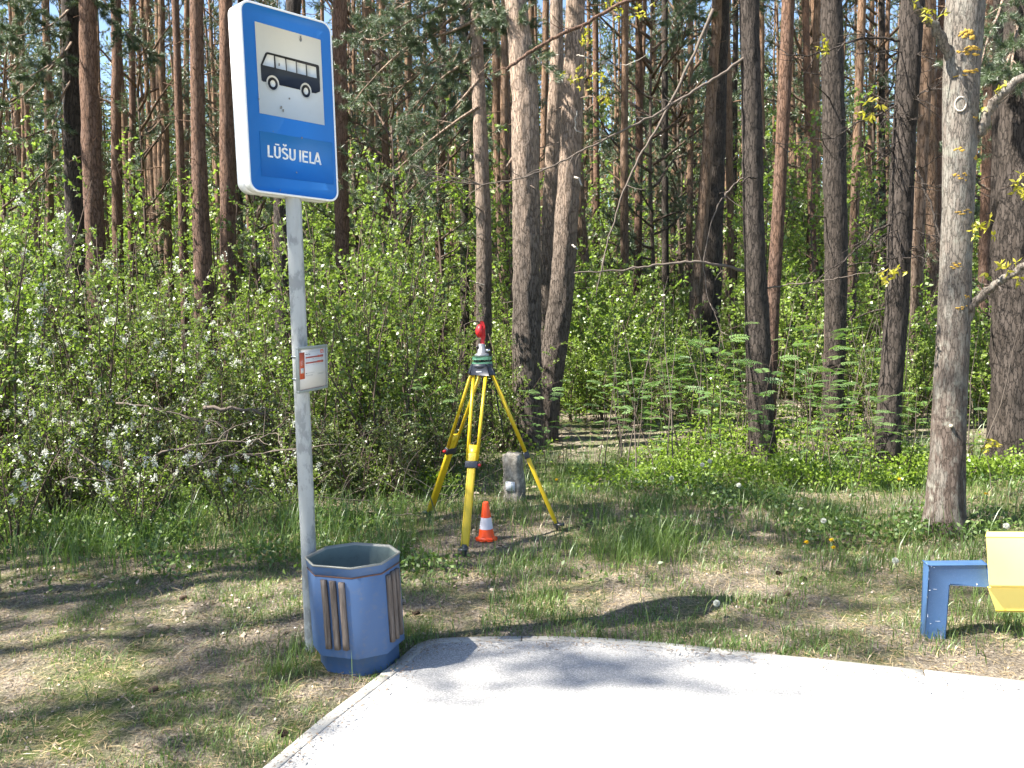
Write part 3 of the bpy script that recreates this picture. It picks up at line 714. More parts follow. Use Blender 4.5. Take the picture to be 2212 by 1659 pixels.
# the grey broadleaf trunk with orange lichen
LT = px_pine([(2086, 0), (2078, 120), (2074, 280), (2068, 480), (2060, 700), (2050, 900), (2044, 1060), (2040, 1155)], [76, 74, 68, 62, 66, 70, 76, 82], 6.6,
             'grey broadleaf tree with orange lichen patches and pale forking limbs behind the blue bench', H=9, mat='bark_grey', crown=None, name='broadleaf_tree', rough=.025, snags=0, sides=56)
add_branch(LT, [(2100, 300), (2112, 290), (2135, 240), (2165, 200), (2212, 165), (2290, 110)], .042, .024, 6.6, -.3, 'bark_grey', 16, twigs=3)
add_branch(LT, [(2062, 150), (2040, 95), (2010, 50), (1975, 5), (1940, -60)], .038, .026, 6.6, -.2, 'bark_grey', 16, twigs=3)
add_branch(LT, [(2085, 700), (2100, 660), (2130, 630), (2170, 600), (2212, 575), (2280, 550)], .036, .022, 6.6, -.4, 'bark_grey', 14, twigs=3)
def trunk_at(v, du=0):
    px = [(2086, 0), (2078, 120), (2074, 280), (2068, 480), (2060, 700), (2050, 900), (2044, 1060), (2040, 1155)]; w = [76, 74, 68, 62, 66, 70, 76, 82]
    u = np.interp(v, [p[1] for p in px], [p[0] for p in px]); ww = np.interp(v, [p[1] for p in px], w)
    r = ww / 2 * 6.6 / FPX; c = AT(u, v, 6.6); a = max(-.95, min(.95, du / (ww / 2)))
    return c + Vector((r * a, -r * math.sqrt(1 - a * a), 0)), Vector((a, -math.sqrt(1 - a * a), 0))
for (v, du, w, h, name) in [(85, -5, 20, 18, 'l'), (118, -8, 20, 8, 'l'), (120, 10, 30, 10, 'l'), (166, 2, 34, 9, 'l'), (330, -14, 14, 10, 'l'), (385, -12, 18, 14, 'l'), (462, 5, 26, 6, 'l'), (575, -10, 14, 6, 'l'), (640, 10, 8, 6, 'l'), (665, 0, 10, 5, 'l'), (345, 24, 9, 8, 'l'), (262, 18, 8, 6, 'l')]:
    q, nn_ = trunk_at(v, du); g = Geo(); k = 40
    rad = np.interp(v, [0, 480, 1155], [38, 31, 41]) * 6.6 / FPX
    for m_ in range(9):                                      # crusty patch: a scatter of low ragged flakes hugging the bark
        o_x = rng.normal() * w * .42; o_z = rng.normal() * h * .42; q, nn_ = trunk_at(v + o_z, du + o_x); tx = Vector((-nn_.y, nn_.x, 0))
        rr = rng.uniform(.45, 1.25, 14); s_ = rng.uniform(.3, .75); sx = w * s_ * .5 * 6.6 / FPX; sz = h * s_ * .5 * 6.6 / FPX; V = [tuple(q + nn_ * .003)]
        for f, hh in ((.6, .003), (1.0, -.003)):
            for i in range(14):
                a = i / 14 * 6.283; ox = math.cos(a) * sx * f * rr[i]; bend = rad - math.sqrt(max(rad * rad - ox * ox, 1e-6))
                V.append(tuple(q + tx * ox + Vector((0, 0, math.sin(a) * sz * f * rr[i])) + nn_ * (hh + rng.uniform(-.001, .002) - bend)))
        g.add(V, [[1 + i, 15 + i, 15 + (i + 1) % 14, 1 + (i + 1) % 14] for i in range(14)], [[0, 1 + i, 1 + (i + 1) % 14] for i in range(14)])
    link('lichen_patch', g.mesh('lichen_patch', M['lichen'], True, LT.location), LT)
q, nn_ = trunk_at(232, -16)                                  # healed knot ring
tx = Vector((-nn_.y, nn_.x, 0)); P = []
for i in range(25):
    a = i / 24 * 2 * math.pi; ox = math.cos(a) * .036; P.append(tuple(q + nn_ * (.004 - ox * ox * 4) + tx * ox + Vector((0, 0, math.sin(a) * .05))))
g = Geo(); tube(g, np.array(P), rng.uniform(.005, .0085, 25), 8, cap=False); link('knot_ring', g.mesh('knot_ring', M['palewood'], True, LT.location), LT)
q, nn_ = trunk_at(915, -12); g = Geo(); tube(g, np.array([tuple(q - nn_ * .02), tuple(q + nn_ * .012), tuple(q + nn_ * .022)]), .013, 10)
link('cut_stub', g.mesh('cut_stub', M['cutwood'], True, LT.location), LT)

def sprig(e, u, v, d, n_=9, L=.05):
    c = np.array(tuple(AT(u, v, d))); g = Geo(); P = c + rng.normal(size=(n_, 3)) * .05; st = curve_pts(c + [0, 0, .04], (rng.normal(), 0, -.3), .12, 4, .2)
    PP = np.repeat(P, 4, 0); D = rnd_dir(n_ * 4, -.4); leaves(g, PP, D, rnd_dir(n_ * 4), L, L * .4, rng.random(n_ * 4)); tube(g, st, .002, 3, mi=1)
    link('young_leaves', g.mesh('young_leaves', [M['yellowleaf'], M['twig']], False, e.location), e)
for (u, v, d) in [(2130, 490, 6.3), (2180, 590, 6.2), (2165, 205, 6.4), (2195, 405, 6.2), (1890, 230, 6.5), (2000, 30, 6.4), (2125, 965, 6.5), (1930, 590, 6.5)]: sprig(LT, u, v, d)
for (u, v, d) in [(1270, 78, 8.9), (1290, 180, 9), (1330, 12, 9), (1245, 165, 9), (1300, 210, 9), (1780, 95, 8.8), (1385, 15, 8.9)]: sprig(P_['m'], u, v, d)

# ------------------------------------------------------------------ the forest behind
named_xy = [(e.location.x, e.location.y) for e in P_.values()]
def plant_pine(x, y, s, k, label, group, crown=True):
    me, P = TR[k % len(TR)]; rz = random.uniform(0, 6.28)
    e = empty('pine_tree', (x, y, gz1(x, y)), label, 'tree', group, (random.uniform(-.03, .03), random.uniform(-.03, .03), rz))
    th = random.uniform(.62, 1.0) if y > 18 else 1
    e.scale = (s * th, s * th, s)
    link('trunk', me, e)
    cw, cn = CROWNS[random.randrange(len(CROWNS))]; zt = 13.2 + random.uniform(-1.5, .5)
    px, py = float(np.interp(zt, P[:, 2], P[:, 0])), float(np.interp(zt, P[:, 2], P[:, 1])); a = random.uniform(0, 6.28)
    link('limbs', cw, e, (px, py, zt), (0, 0, a)); link('crown', cn, e, (px, py, zt), (0, 0, a))
    return e
pts = []
tries = 0
while len(pts) < 248 and tries < 20000:
    tries += 1
    y = 16 + 54 * random.random() ** .72; x = random.uniform(-(.62 * y + 3), .62 * y + 3)
    if any((x - a) ** 2 + (y - b) ** 2 < 1.5 ** 2 for a, b in pts): continue
    if any((x - a) ** 2 + (y - b) ** 2 < 1.6 ** 2 for a, b in named_xy): continue
    pts.append((x, y))
for i, (x, y) in enumerate(pts):
    plant_pine(x, y, random.uniform(.8, 1.08) * (1 if y > 20 else .85), i, 'slender background pine, one of the crowded thin trunks deep in the forest', 'background pines deep in the forest')
# roadside pines left of and behind the camera: their crowns dapple the verge
for i, (x, y, s) in enumerate([(-5.3, 5.0, .6), (-8.4, 4.9, .66), (-4.6, 6.2, .5), (-7.2, 5.6, .6), (-6.2, 4.5, .58), (-5.9, 6.9, .55), (-12.0, 1.9, .85), (-14.6, 3.2, .85), (-13.0, .5, .8), (-11.4, 3.4, .72), (-10.15, 1.45, .84), (-20, 1.0, 1), (-7.2, 7.4, .5)]):
    rp = plant_pine(x, y, s, i, 'roadside pine standing left of the bus stop, beyond the blossoming shrubs', 'roadside pines left of the stop')
    if x == -10.15:  # unseen pine, narrowed and given added crowns to cast the path shadow
        rp.scale = (.5, .5, .84); cc0 = [c_ for c_ in rp.children if c_.name.startswith('crown')][0]; [link('crown', CROWNS[q_][1], rp, cc0.location, (0, 0, 2.2 * q_)) for q_ in (1, 2)]

# far wood: too many trunks to count
def far_wood():
    gt, gn = Geo(), Geo(); n_ = 620
    for k in range(n_):
        y = rng.uniform(60, 125); x = rng.uniform(-.66 * y, .66 * y); H = rng.uniform(17, 23); z = np.array([0, 6, 12, H])
        P = np.stack([x + rng.normal() * .4 * z / H, y + 0 * z, z], -1); tube(gt, P, np.array([.17, .14, .11, .03]), 5, cap=False)
        m_ = 330; zc = H - 10 * rng.random(m_) ** 1.15; a = rng.uniform(0, 6.28, m_); r = 2.3 * np.sqrt(rng.random(m_)) * np.clip((H + .7 - zc) / 3.5, .15, 1)
        c = np.stack([x + np.cos(a) * r, y + np.sin(a) * r, zc], -1); c += rnd_dir(m_) * .15
        leaves(gn, c, rnd_dir(m_), rnd_dir(m_, .5), .5, .17, np.clip(rng.normal(.45, .25, m_), 0, 1))
    # low storey between the far trunks
    m_ = 90000; y = rng.uniform(42, 120, m_); x = rng.uniform(-.66, .66, m_) * y; h = (2.5 + fnoise(x * .12, y * .12, 0) * 13) * rng.random(m_) ** 1.1
    leaves(gn, np.stack([x, y, h], -1), rnd_dir(m_), rnd_dir(m_, 1), .36, .24, rng.random(m_), mi=1)
    o = link('far_wood', gt.mesh('far_wood_trunks', M['bark_far'])); tag(o, 'far wood of crowded thin pine trunks behind everything', 'wood', kind='stuff')
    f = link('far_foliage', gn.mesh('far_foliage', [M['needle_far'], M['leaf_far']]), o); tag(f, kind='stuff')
far_wood()

# young evergreens in the middle storey
yt = Geo(); tube(yt, np.array([[0, 0, -.1], [.03, 0, 1.5], [0, .04, 3], [0, 0, 6]]), np.array([.045, .035, .028, .01]), 8); YT = yt.mesh('young_trunk', M['twig'], True)
def young_pine(x, y, s, i):
    e = empty('young_pine', (x, y, gz1(x, y)), 'young green pine with low needled boughs filling the gaps between the trunks', 'tree', 'young pines between the trunks', (0, 0, random.uniform(0, 6.28)))
    e.scale = (s,) * 3; link('trunk', YT, e); cw, cn = YCROWNS[i % 2]; link('limbs', cw, e, (0, 0, 1.4)); link('crown', cn, e, (0, 0, 1.4)); return e
for i in range(22):
    y = random.uniform(19, 46); x = random.uniform(-.6 * y, .6 * y); young_pine(x, y, random.uniform(.9, 1.9), i)
for i, (u, d, s) in enumerate([(860, 15, 1.0), (960, 17, 1.1), (330, 19, 1.2), (30, 17, 1.1), (560, 18, 1.2), (1110, 21, 1.4), (780, 20, 1.4), (2180, 15, 1.0)]):
    p = AT(u, 800, d); young_pine(p.x, d, s, i)

# ------------------------------------------------------------------ shrubs
SH_FL = [make_shrub(2.6, 1.15, 11, 14, 18, .052, .035, flowers=.26, t0=.08) for _ in range(2)]
SH_LO = [make_shrub(1.15, .8, 9, 9, 12, .045, .028, flowers=.16, t0=.1) for _ in range(1)]
SH_LF = [make_shrub(2.7, 1.0, 10, 14, 17, .050, .037, t0=.08) for _ in range(2)]
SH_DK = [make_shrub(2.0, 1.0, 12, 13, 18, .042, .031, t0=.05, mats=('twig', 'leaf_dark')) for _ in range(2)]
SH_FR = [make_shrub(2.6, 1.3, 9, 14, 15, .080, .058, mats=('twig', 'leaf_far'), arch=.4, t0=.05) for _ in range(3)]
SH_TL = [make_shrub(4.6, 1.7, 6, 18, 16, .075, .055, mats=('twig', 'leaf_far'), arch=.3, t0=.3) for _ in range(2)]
ROW = [make_rowan(rng.uniform(1.1, 1.7), 1 + (k % 2), 22) for k in range(3)]
def put(parts, name, x, y, s, label, group, names, sz=None, rz=None):
    e = empty(name, (x, y, gz1(x, y) - .01), label, 'shrub' if name != 'rowan_sapling' else 'sapling', group, (0, 0, random.uniform(0, 6.28) if rz is None else rz))
    e.scale = (s, s, s * (sz or 1))
    for me, nm in zip(parts, names): link(nm, me, e)
    return e
NM = ('stems', 'foliage', 'blossom')
fl = [(-5.0, 8.3, 1.05, 1.12), (-4.3, 8.9, .95, 1.0), (-5.6, 9.4, 1.12, 1.1), (-3.5, 9.0, .82, .95), (-4.8, 7.5, .8, .9), (-3.9, 7.7, .68, .85), (-2.9, 8.6, .7, .9), (-3.1, 9.8, .85, 1.0), (-6.2, 8.6, 1.1, 1.2), (-4.4, 10.2, 1.0, 1.0)]
for i, (x, y, s, sz) in enumerate(fl):
    put(SH_FL[i % 2], 'flowering_shrub', x, y, s, 'white-blossomed leafy shrub massed with others at the left edge of the forest', 'white-blossomed shrubs at the left', NM, sz)
for i, (x, y, s) in enumerate([(-3.9, 6.7, .85), (-3.0, 6.9, .75), (-2.3, 7.1, .7), (-4.5, 6.6, .9), (-1.9, 7.4, .65), (-3.4, 7.4, .8)]):
    put(SH_LO[0], 'low_flowering_shrub', x, y, s, 'knee-high shrub with a few white blossoms, at the foot of the tall blossoming shrubs', 'low blossoming shrubs along the grass', NM)
for i, (u, d, s, sz) in enumerate([(620, 9.2, .85, .9), (700, 8.6, .8, .95), (770, 9.0, .95, 1.0), (840, 8.6, .85, .95), (900, 9.3, .95, 1.0), (960, 9.0, .7, .9), (720, 10.5, 1.1, 1.1), (860, 10.8, 1.1, 1.05), (990, 10.5, .8, .9), (1080, 10.4, .62, .9), (560, 10.3, .9, .95), (1085, 12.5, .9, 1)]):
    p = AT(u, 900, d); put(SH_LF[i % 2], 'leafy_shrub', p.x, d, s, 'bright fresh-leaved shrub in the thicket between the sign pole and the tripod', 'leafy shrubs between pole and tripod', NM, sz)
for i, (u, d, s, sz) in enumerate([(780, 10.8, 1.2, 1.1), (860, 11.6, 1.2, 1.15), (940, 12.2, 1.1, 1.1), (330, 13.6, 1.2, 1.2), (20, 11.0, 1.2, 1.2), (560, 13.8, 1.2, 1.1)]):
    p = AT(u, 900, d); put(SH_LF[i % 2], 'leafy_bush', p.x, d, s, 'tall airy bush of new leaves rising above the blossoming shrubs and thicket', 'tall bushes above the left thicket', NM, sz)
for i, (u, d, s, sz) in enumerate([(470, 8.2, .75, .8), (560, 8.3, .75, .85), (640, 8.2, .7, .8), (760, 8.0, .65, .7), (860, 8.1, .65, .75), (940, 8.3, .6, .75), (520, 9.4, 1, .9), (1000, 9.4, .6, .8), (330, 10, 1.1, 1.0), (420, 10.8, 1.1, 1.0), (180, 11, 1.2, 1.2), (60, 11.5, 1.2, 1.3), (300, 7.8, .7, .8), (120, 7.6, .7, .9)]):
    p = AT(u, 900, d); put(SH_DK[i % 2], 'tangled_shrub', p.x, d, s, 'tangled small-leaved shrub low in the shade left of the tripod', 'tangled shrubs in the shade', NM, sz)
for i in range(215):
    y = 10.4 + 33 * random.random() ** 1.2; x = random.uniform(-.62 * y, .62 * y)
    if y < 14.5 and x < 1.4: continue
    if y < 14 and any((x - a) ** 2 + (y - b) ** 2 < .5 for a, b in named_xy): continue
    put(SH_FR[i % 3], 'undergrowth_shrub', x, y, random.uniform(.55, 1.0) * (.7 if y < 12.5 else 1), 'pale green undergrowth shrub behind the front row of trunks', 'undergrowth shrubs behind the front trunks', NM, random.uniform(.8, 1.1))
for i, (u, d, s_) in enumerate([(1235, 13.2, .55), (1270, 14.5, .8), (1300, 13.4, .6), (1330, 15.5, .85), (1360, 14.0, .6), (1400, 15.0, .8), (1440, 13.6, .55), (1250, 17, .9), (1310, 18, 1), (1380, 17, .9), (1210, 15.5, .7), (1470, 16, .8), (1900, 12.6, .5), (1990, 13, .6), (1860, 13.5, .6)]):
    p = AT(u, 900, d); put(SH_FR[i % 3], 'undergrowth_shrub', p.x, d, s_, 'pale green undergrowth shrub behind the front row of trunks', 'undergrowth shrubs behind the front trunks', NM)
for i in range(105):
    y = 16 + 34 * random.random(); x = random.uniform(-.6 * y, .6 * y)
    put(SH_TL[i % 2], 'tall_shrub', x, y, random.uniform(.85, 1.5), 'tall thin-stemmed leafy shrub among the far trunks', 'tall leafy shrubs among the far trunks', NM)
rw = [(1420, 8.3), (1480, 8.8), (1455, 9.6), (1540, 9.2), (1600, 8.8), (1580, 10.2), (1400, 10.4), (1740, 8.3), (1800, 8.1), (1850, 8.0), (1770, 8.9), (1890, 8.2), (1700, 9.8), (1340, 11.0), (1500, 11.4), (1650, 8.5), (1830, 9.4), (1960, 8.3), (1180, 9.2), (1215, 8.9), (1290, 9.3), (1760, 10.4), (1560, 12), (1880, 10.5), (2120, 8.3), (1430, 12.5), (1630, 12.5), (1720, 12.5), (1850, 12), (1330, 13), (990, 8.2)]
for i, (u, d) in enumerate(rw):
    p = AT(u, 950, d); put(ROW[i % 3], 'rowan_sapling', p.x, d, random.uniform(.5, .85) if d < 8.5 or u < 1300 else random.uniform(.75, 1.15), 'thin rowan sapling with feathery leaves in front of the right-hand trunks', 'rowan saplings among the right-hand trunks', ('stem', 'foliage'))

# ------------------------------------------------------------------ ground cover, grass, litter
def mask_free(x, y, m=.02): return pathdist(x, y) > m
def grass():
    g = Geo()
    def blades(x, y, h, w, tint, lean=.45, mi=0):
        n_ = len(x); z = gz(x, y); a = rng.uniform(0, 2 * math.pi, n_); l = rng.uniform(.05, lean, n_) * h * 1.6
        dx, dy = np.cos(a) * l, np.sin(a) * l; sx, sy = -np.sin(a + rng.normal(size=n_) * .6) * w / 2, np.cos(a) * w / 2
        def lay(t, ww):
            cx = x + dx * t * t; cy_ = y + dy * t * t; cz = z + h * t * (1 - .25 * t * l / h) - .005
            return np.stack([cx - sx * ww, cy_ - sy * ww, cz], -1), np.stack([cx + sx * ww, cy_ + sy * ww, cz], -1)
        a0, b0 = lay(0, 1); a1, b1 = lay(.4, .95); a2, b2 = lay(.75, .65); a3, _ = lay(1, 0)
        V = np.stack([a0, b0, a1, b1, a2, b2, a3], 1).reshape(-1, 3); i = np.arange(n_)[:, None] * 7
        Q = np.concatenate([i + [0, 1, 3, 2], i + [2, 3, 5, 4]]); T = i + [4, 5, 6]
        g.add(V, Q, T, np.repeat(tint, 7), mi)
    # field density in world space
    def field(n_, x0, x1, y0, y1, dens, hf, wr=(.003, .006), lean=.5, mi=0):
        x = rng.uniform(x0, x1, n_); y = rng.uniform(y0, y1, n_); k = (pathdist(x, y) > (-.035 if hf(np.array([1.]), np.array([4.8]))[0] < .12 else .03)) & (rng.random(n_) < dens(x, y)); x, y = x[k], y[k]
        h = hf(x, y) * rng.uniform(.5, 1.15, len(x)); blades(x, y, h, rng.uniform(*wr, len(x)), np.clip(fnoise(x * 2, y * 2, 5.) * .8 + rng.normal(size=len(x)) * .2, 0, 1), lean, mi)
    clump = lambda x, y, s=2.2, t=.5, z=0.: np.clip((fnoise(x * s, y * s, z) - t) * 6, 0, 1)
    # tall shady grass belt along the forest edge
    belt = lambda x, y: np.clip((y - 5.55 - .3 * np.sin(x * 1.7) - .25 * (x < -1)) / .5, 0, 1) * np.clip((10.8 - y) / 1.5, 0, 1)
    footworn = lambda x, y: 1 - np.exp(-(((x + .15) / .55) ** 2 + ((y - 6.4) / .65) ** 2)) * .93
    field(120000, -5.2, 6.2, 5.2, 10.8, lambda x, y: belt(x, y) * footworn(x, y) * (.3 + .7 * clump(x, y, 2.6, .47)), lambda x, y: .06 + .13 * vnoise(x * 1.3, y * 1.3))
    field(2600, -5.2, 6.2, 5.6, 9, lambda x, y: belt(x, y) * footworn(x, y) * .8, lambda x, y: .30 + 0 * x, (.004, .008), .55)
    field(5000, -5.2, -.75, 5.7, 7.4, lambda x, y: .25 + .75 * clump(x, y, 2., .45), lambda x, y: .34 + 0 * x, (.003, .006), .45)
    # right-hand verge, sunlit
    field(42000, -.2, 5.5, 4.2, 6.2, lambda x, y: clump(x, y, 2.2, .45, 2.) * (.45 + .5 * (y < 5.2)), lambda x, y: .035 + .06 * vnoise(x * 2.3, y * 2.3))
    field(26000, -.2, 5.5, 4.2, 5.6, lambda x, y: np.clip(1 - pathdist(x, y) / .5, 0, 1) * (.35 + .65 * clump(x, y, 4., .45, 9.)), lambda x, y: .05 + .05 * vnoise(x * 2.3, y * 2.3))
    field(700, -.2, 5.5, 4.5, 6.4, lambda x, y: .5 + 0 * x, lambda x, y: .22 + 0 * x, (.003, .005), .5)
    # left verge, sparse tufts
    field(60000, -4.4, -.4, 2.6, 6.4, lambda x, y: clump(x, y, 3.2, .48, 4.) * .85 + .07, lambda x, y: .03 + .05 * vnoise(x * 2, y * 2), (.002, .0045), .7)
    field(500, -4.4, -.4, 3.2, 6.4, lambda x, y: .5 + 0 * x, lambda x, y: .2 + 0 * x, (.002, .004), .6)
    # tufts round the foot of the bin and of the bench leg
    for cx, cy_, n_, r_, hh in [(-1.12, 4.12, 200, .10, .09), (-1.05, 4.4, 200, .14, .12), (-1.15, 3.9, 120, .12, .06), (-.5, 4.55, 260, .16, .1), (2.25, 4.55, 500, .3, .09), (2.7, 4.7, 700, .35, .13), (.0, 5.7, 300, .3, .14), (.75, 5.95, 600, .35, .22), (1.0, 6.1, 500, .3, .25), (-.9, 3.35, 220, .12, .07)]:
        x = cx + rng.normal(size=n_) * r_ * .6; y = cy_ + rng.normal(size=n_) * r_ * .6; k = mask_free(x, y, .01); x, y = x[k], y[k]
        blades(x, y, hh * rng.uniform(.4, 1.3, len(x)), rng.uniform(.002, .005, len(x)), np.clip(rng.normal(.5, .25, len(x)), 0, 1), .6)
    field(9000, -9, 9, 8.5, 18, lambda x, y: clump(x, y, .9, .45, 3.), lambda x, y: .25 + 0 * x, (.005, .009), .6)
    field(15000, -5, 6, 2.8, 9.5, lambda x, y: clump(x, y, 1.8, .42, 8.), lambda x, y: .07 + .09 * belt(x, y), (.0015, .003), .9, 1)
    tag(link('grass', g.mesh('grass', [M['grass'], M['straw']])), 'uneven green grass tufts along the verge and forest edge', 'grass', kind='stuff')
grass()
def flat_bits():
    g = Geo()
    def bits(n_, x0, x1, y0, y1, L, Wd, mi, dens=None, lift=.004, tilt=.5, yb=1.0):
        x = rng.uniform(x0, x1, n_); y = y0 + (y1 - y0) * rng.random(n_) ** yb; k = mask_free(x, y, .0)
        if dens is not None: k &= rng.random(n_) < dens(x, y)
        x, y = x[k], y[k]; m_ = len(x); z = gz(x, y) + lift + rng.random(m_) * .008
        A = rnd_dir(m_); A[:, 2] *= tilt * .6; Nn = rng.normal(size=(m_, 3)) * tilt; Nn[:, 2] += 1; s = rng.uniform(.5, 1.2, m_)
        leaves(g, np.stack([x, y, z], -1), A, Nn, L * s, Wd * s, rng.random(m_) ** 1.4, mi, .12)
    bits(75000, -4.6, 5.5, 2.6, 8, .07, .0035, 0, tilt=.3, yb=1.15)
    bits(15000, -4.6, 5.5, 2.6, 8, .018, .012, 1, yb=1.1)
    bits(2600, -4.4, 0, 4.6, 7.4, .04, .026, 1, lambda x, y: np.clip((fnoise(x, y, 3.) - .42) * 6, 0, 1))
    bits(9000, -8, 9, 8, 20, .07, .05, 1)
    # scattered crumbs and needles on the path edge
    n_ = 900; t = rng.random(n_) * (len(kerb_in) - 3) + 1; i = t.astype(int); f = t - i
    kx = np.array([p.x for p in kerb_in]); ky = np.array([p.y for p in kerb_in]); x = kx[i] * (1 - f) + kx[i + 1] * f; y = ky[i] * (1 - f) + ky[i + 1] * f - np.abs(rng.normal(size=n_)) * .09
    x = x + rng.normal(size=n_) * .05
    leaves(g, np.stack([x, y, np.full(n_, .033)], -1), rnd_dir(n_) * [1, 1, .1], np.tile([0, 0, 1.], (n_, 1)) + rng.normal(size=(n_, 3)) * .2, rng.uniform(.006, .03, n_), rng.uniform(.003, .009, n_), rng.random(n_) * .6, 1)
    tag(link('leaf_litter', g.mesh('leaf_litter', [M['straw'], M['deadleaf']])), 'brown leaf and needle litter covering the bare ground', 'leaf litter', kind='stuff')
flat_bits()
def low_cover():
    g = Geo(); gs = Geo()
    n_ = 170000; y = 8.0 + 22 * rng.random(n_) ** 1.5; x = rng.uniform(-.62, .64, n_) * y; d = np.clip((fnoise(x * .9, y * .7, 7.) - .40) * 5, 0, 1) * (1 - .7 * np.exp(-((x - .75 - (y - 8) * .14) / (.35 + .03 * y)) ** 2))
    k = rng.random(n_) < d * .9; x, y, d = x[k], y[k], d[k]; m_ = len(x); z = gz(x, y) + rng.random(m_) ** .7 * (.10 + .5 * fnoise(x * 1.3, y * 1.3, 2.) ** 2) * (.35 + d)
    s = .7 + y / 22; leaves(g, np.stack([x, y, z], -1), rnd_dir(m_, .3), rnd_dir(m_, 1.6), .038 * s, .024 * s, np.clip(rng.normal(.5, .25, m_), 0, 1))
    # broad weeds in the grass
    n_ = 60000; x = rng.uniform(-4.5, 5.5, n_); y = rng.uniform(5.2, 9.2, n_); k = (rng.random(n_) < np.clip((fnoise(x * 1.7, y * 1.7, 11.) - .44) * 6 * np.clip((y - 5.3) / .8, 0, 1), 0, 1)) & mask_free(x, y, .05) & ((np.abs(x + .1) > .6) | (np.abs(y - 6.4) > .6)); x, y = x[k], y[k]; m_ = len(x)
    leaves(g, np.stack([x, y, gz(x, y) + rng.random(m_) * .13], -1), rnd_dir(m_, .4), rnd_dir(m_, 1.5), .042, .024, rng.random(m_) * .8, mi=1)
    tag(link('ground_cover', g.mesh('ground_cover', [M['moss'], M['grass']])), 'low bilberry and weeds carpeting the forest floor', 'ground cover', kind='stuff')
low_cover()

# dandelions
def dandelion(px, white, h, d=None, label=''):
    p = G(*px) if d is None else None
    if d is not None: p = AT(px[0], px[1], d); top = p.copy(); b = Vector((p.x + random.uniform(-.03, .03), d, gz1(p.x, d)))
    else: b = Vector((p.x, p.y, gz1(p.x, p.y))); top = b + Vector((0, 0, h))
    e = empty('dandelion', b, label, 'dandelion', 'white dandelion clocks' if white else 'yellow dandelions')
    g = Geo(); tube(g, np.array([tuple(b), tuple(b.lerp(top, .5) + Vector((.01, 0, 0))), tuple(top)]), .0025, 5, tint=.5); link('stem', g.mesh('stem', M['grass'], True, b), e)
    g = Geo(); n_ = 260 if white else 60
    if white:
        D = rnd_dir(n_); needles(g, np.tile(np.array(top), (n_, 1)) + D * .004, D, .017, .0025, rng.random(n_)); leaves(g, np.array(top) + D * .0125, D, rnd_dir(n_), .007, .006, rng.random(n_))
        link('seed_head', g.mesh('seed_head', M['petal'], False, b), e)
    else:
        D = rnd_dir(n_, .4) * [1, 1, .5]; leaves(g, np.tile(np.array(top), (n_, 1)), D, np.tile([0, 0, 1.], (n_, 1)), .017, .005, rng.random(n_)); link('flower_head', g.mesh('flower_head', M['yellow_petal'], False, b), e)
# head pixel, forward distance
for (u, v, d, w, lb) in [(1779, 1125, 5.75, 1, 'white dandelion clock above the cluster of yellow dandelions'), (1934, 1211, 5.3, 1, 'white dandelion clock nearest the left end of the blue bench frame'), (2174, 1136, 5.4, 1, 'white dandelion clock just above the yellow seat'),
                         (1548, 1303, 4.75, 1, 'white dandelion clock near the path edge in front of the long shadow'), (1451, 1033, 7.0, 1, 'white dandelion clock farthest left of the three in the shady grass'), (1517, 1004, 7.0, 1, 'white dandelion clock highest of the three in the shady grass'), (1533, 996, 7.2, 1, 'small half-blown dandelion clock in the shady grass'), (1596, 1048, 7.0, 1, 'white dandelion clock at the foot of the grey-brown pine'), (1343, 1162, 6.2, 1, 'white dandelion clock right of the tripod foot'),
                         (1240, 1367, 4.6, 1, 'white dandelion clock lying low at the kerb'), (1742, 1171, 5.6, 0, 'yellow dandelion, left one of the cluster of three'), (1796, 1166, 5.7, 0, 'yellow dandelion, upper right of the cluster of three'), (1800, 1182, 5.55, 0, 'yellow dandelion, lower right of the cluster of three'),
                         (1943, 1035, 7.0, 0, 'yellow dandelion beside the lichen-spotted trunk'), (2130, 1066, 7.0, 0, 'yellow dandelion right of the lichen-spotted trunk'), (1202, 1036, 7.8, 0, 'yellow dandelion right of the concrete post')]:
    dandelion((u, v), w, .2, d, lb)

# pine cones and dark bark scraps lying about
def cone_mesh():
    g = Geo(); n_ = 60; t = (np.arange(n_) + .5) / n_; a = t * n_ * 2.4; r_ = .013 * np.sin(math.pi * np.clip(t * .9 + .1, 0, 1)) ** .7 + .001
    P = np.stack([(t - .5) * .045, np.cos(a) * r_ * .5, np.sin(a) * r_ * .5], -1); A = np.stack([np.full(n_, .6), np.cos(a), np.sin(a)], -1)
    leaves(g, P, A, np.tile([1., 0, 0], (n_, 1)), .013, .012, rng.random(n_)); tube(g, np.array([[-.02, 0, 0], [0, 0, 0], [.02, 0, 0]]), np.array([.006, .009, .003]), 8, mi=0); return g.mesh('pine_cone', M['conewood'])
M['conewood'] = paint('cone_scales', (.09, .06, .042), .9, .4, spec=.2)
CM = cone_mesh()
for (u, v) in [(1682, 1240), (1700, 1283), (1660, 1300), (1735, 1252), (330, 1500), (610, 1590), (395, 1300), (900, 1330)]:
    p = G(u, v); on = pathdist(np.array([p.x]), np.array([p.y]))[0] < 0
    o = link('pine_cone', CM, None, (p.x, p.y, (.012 if on else gz1(p.x, p.y)) + .011), (random.uniform(-.3, .3), 0, random.uniform(0, 6.28)))
    tag(o, 'small dry brown pine cone lying on the verge or the path', 'pine cone', 'fallen pine cones')
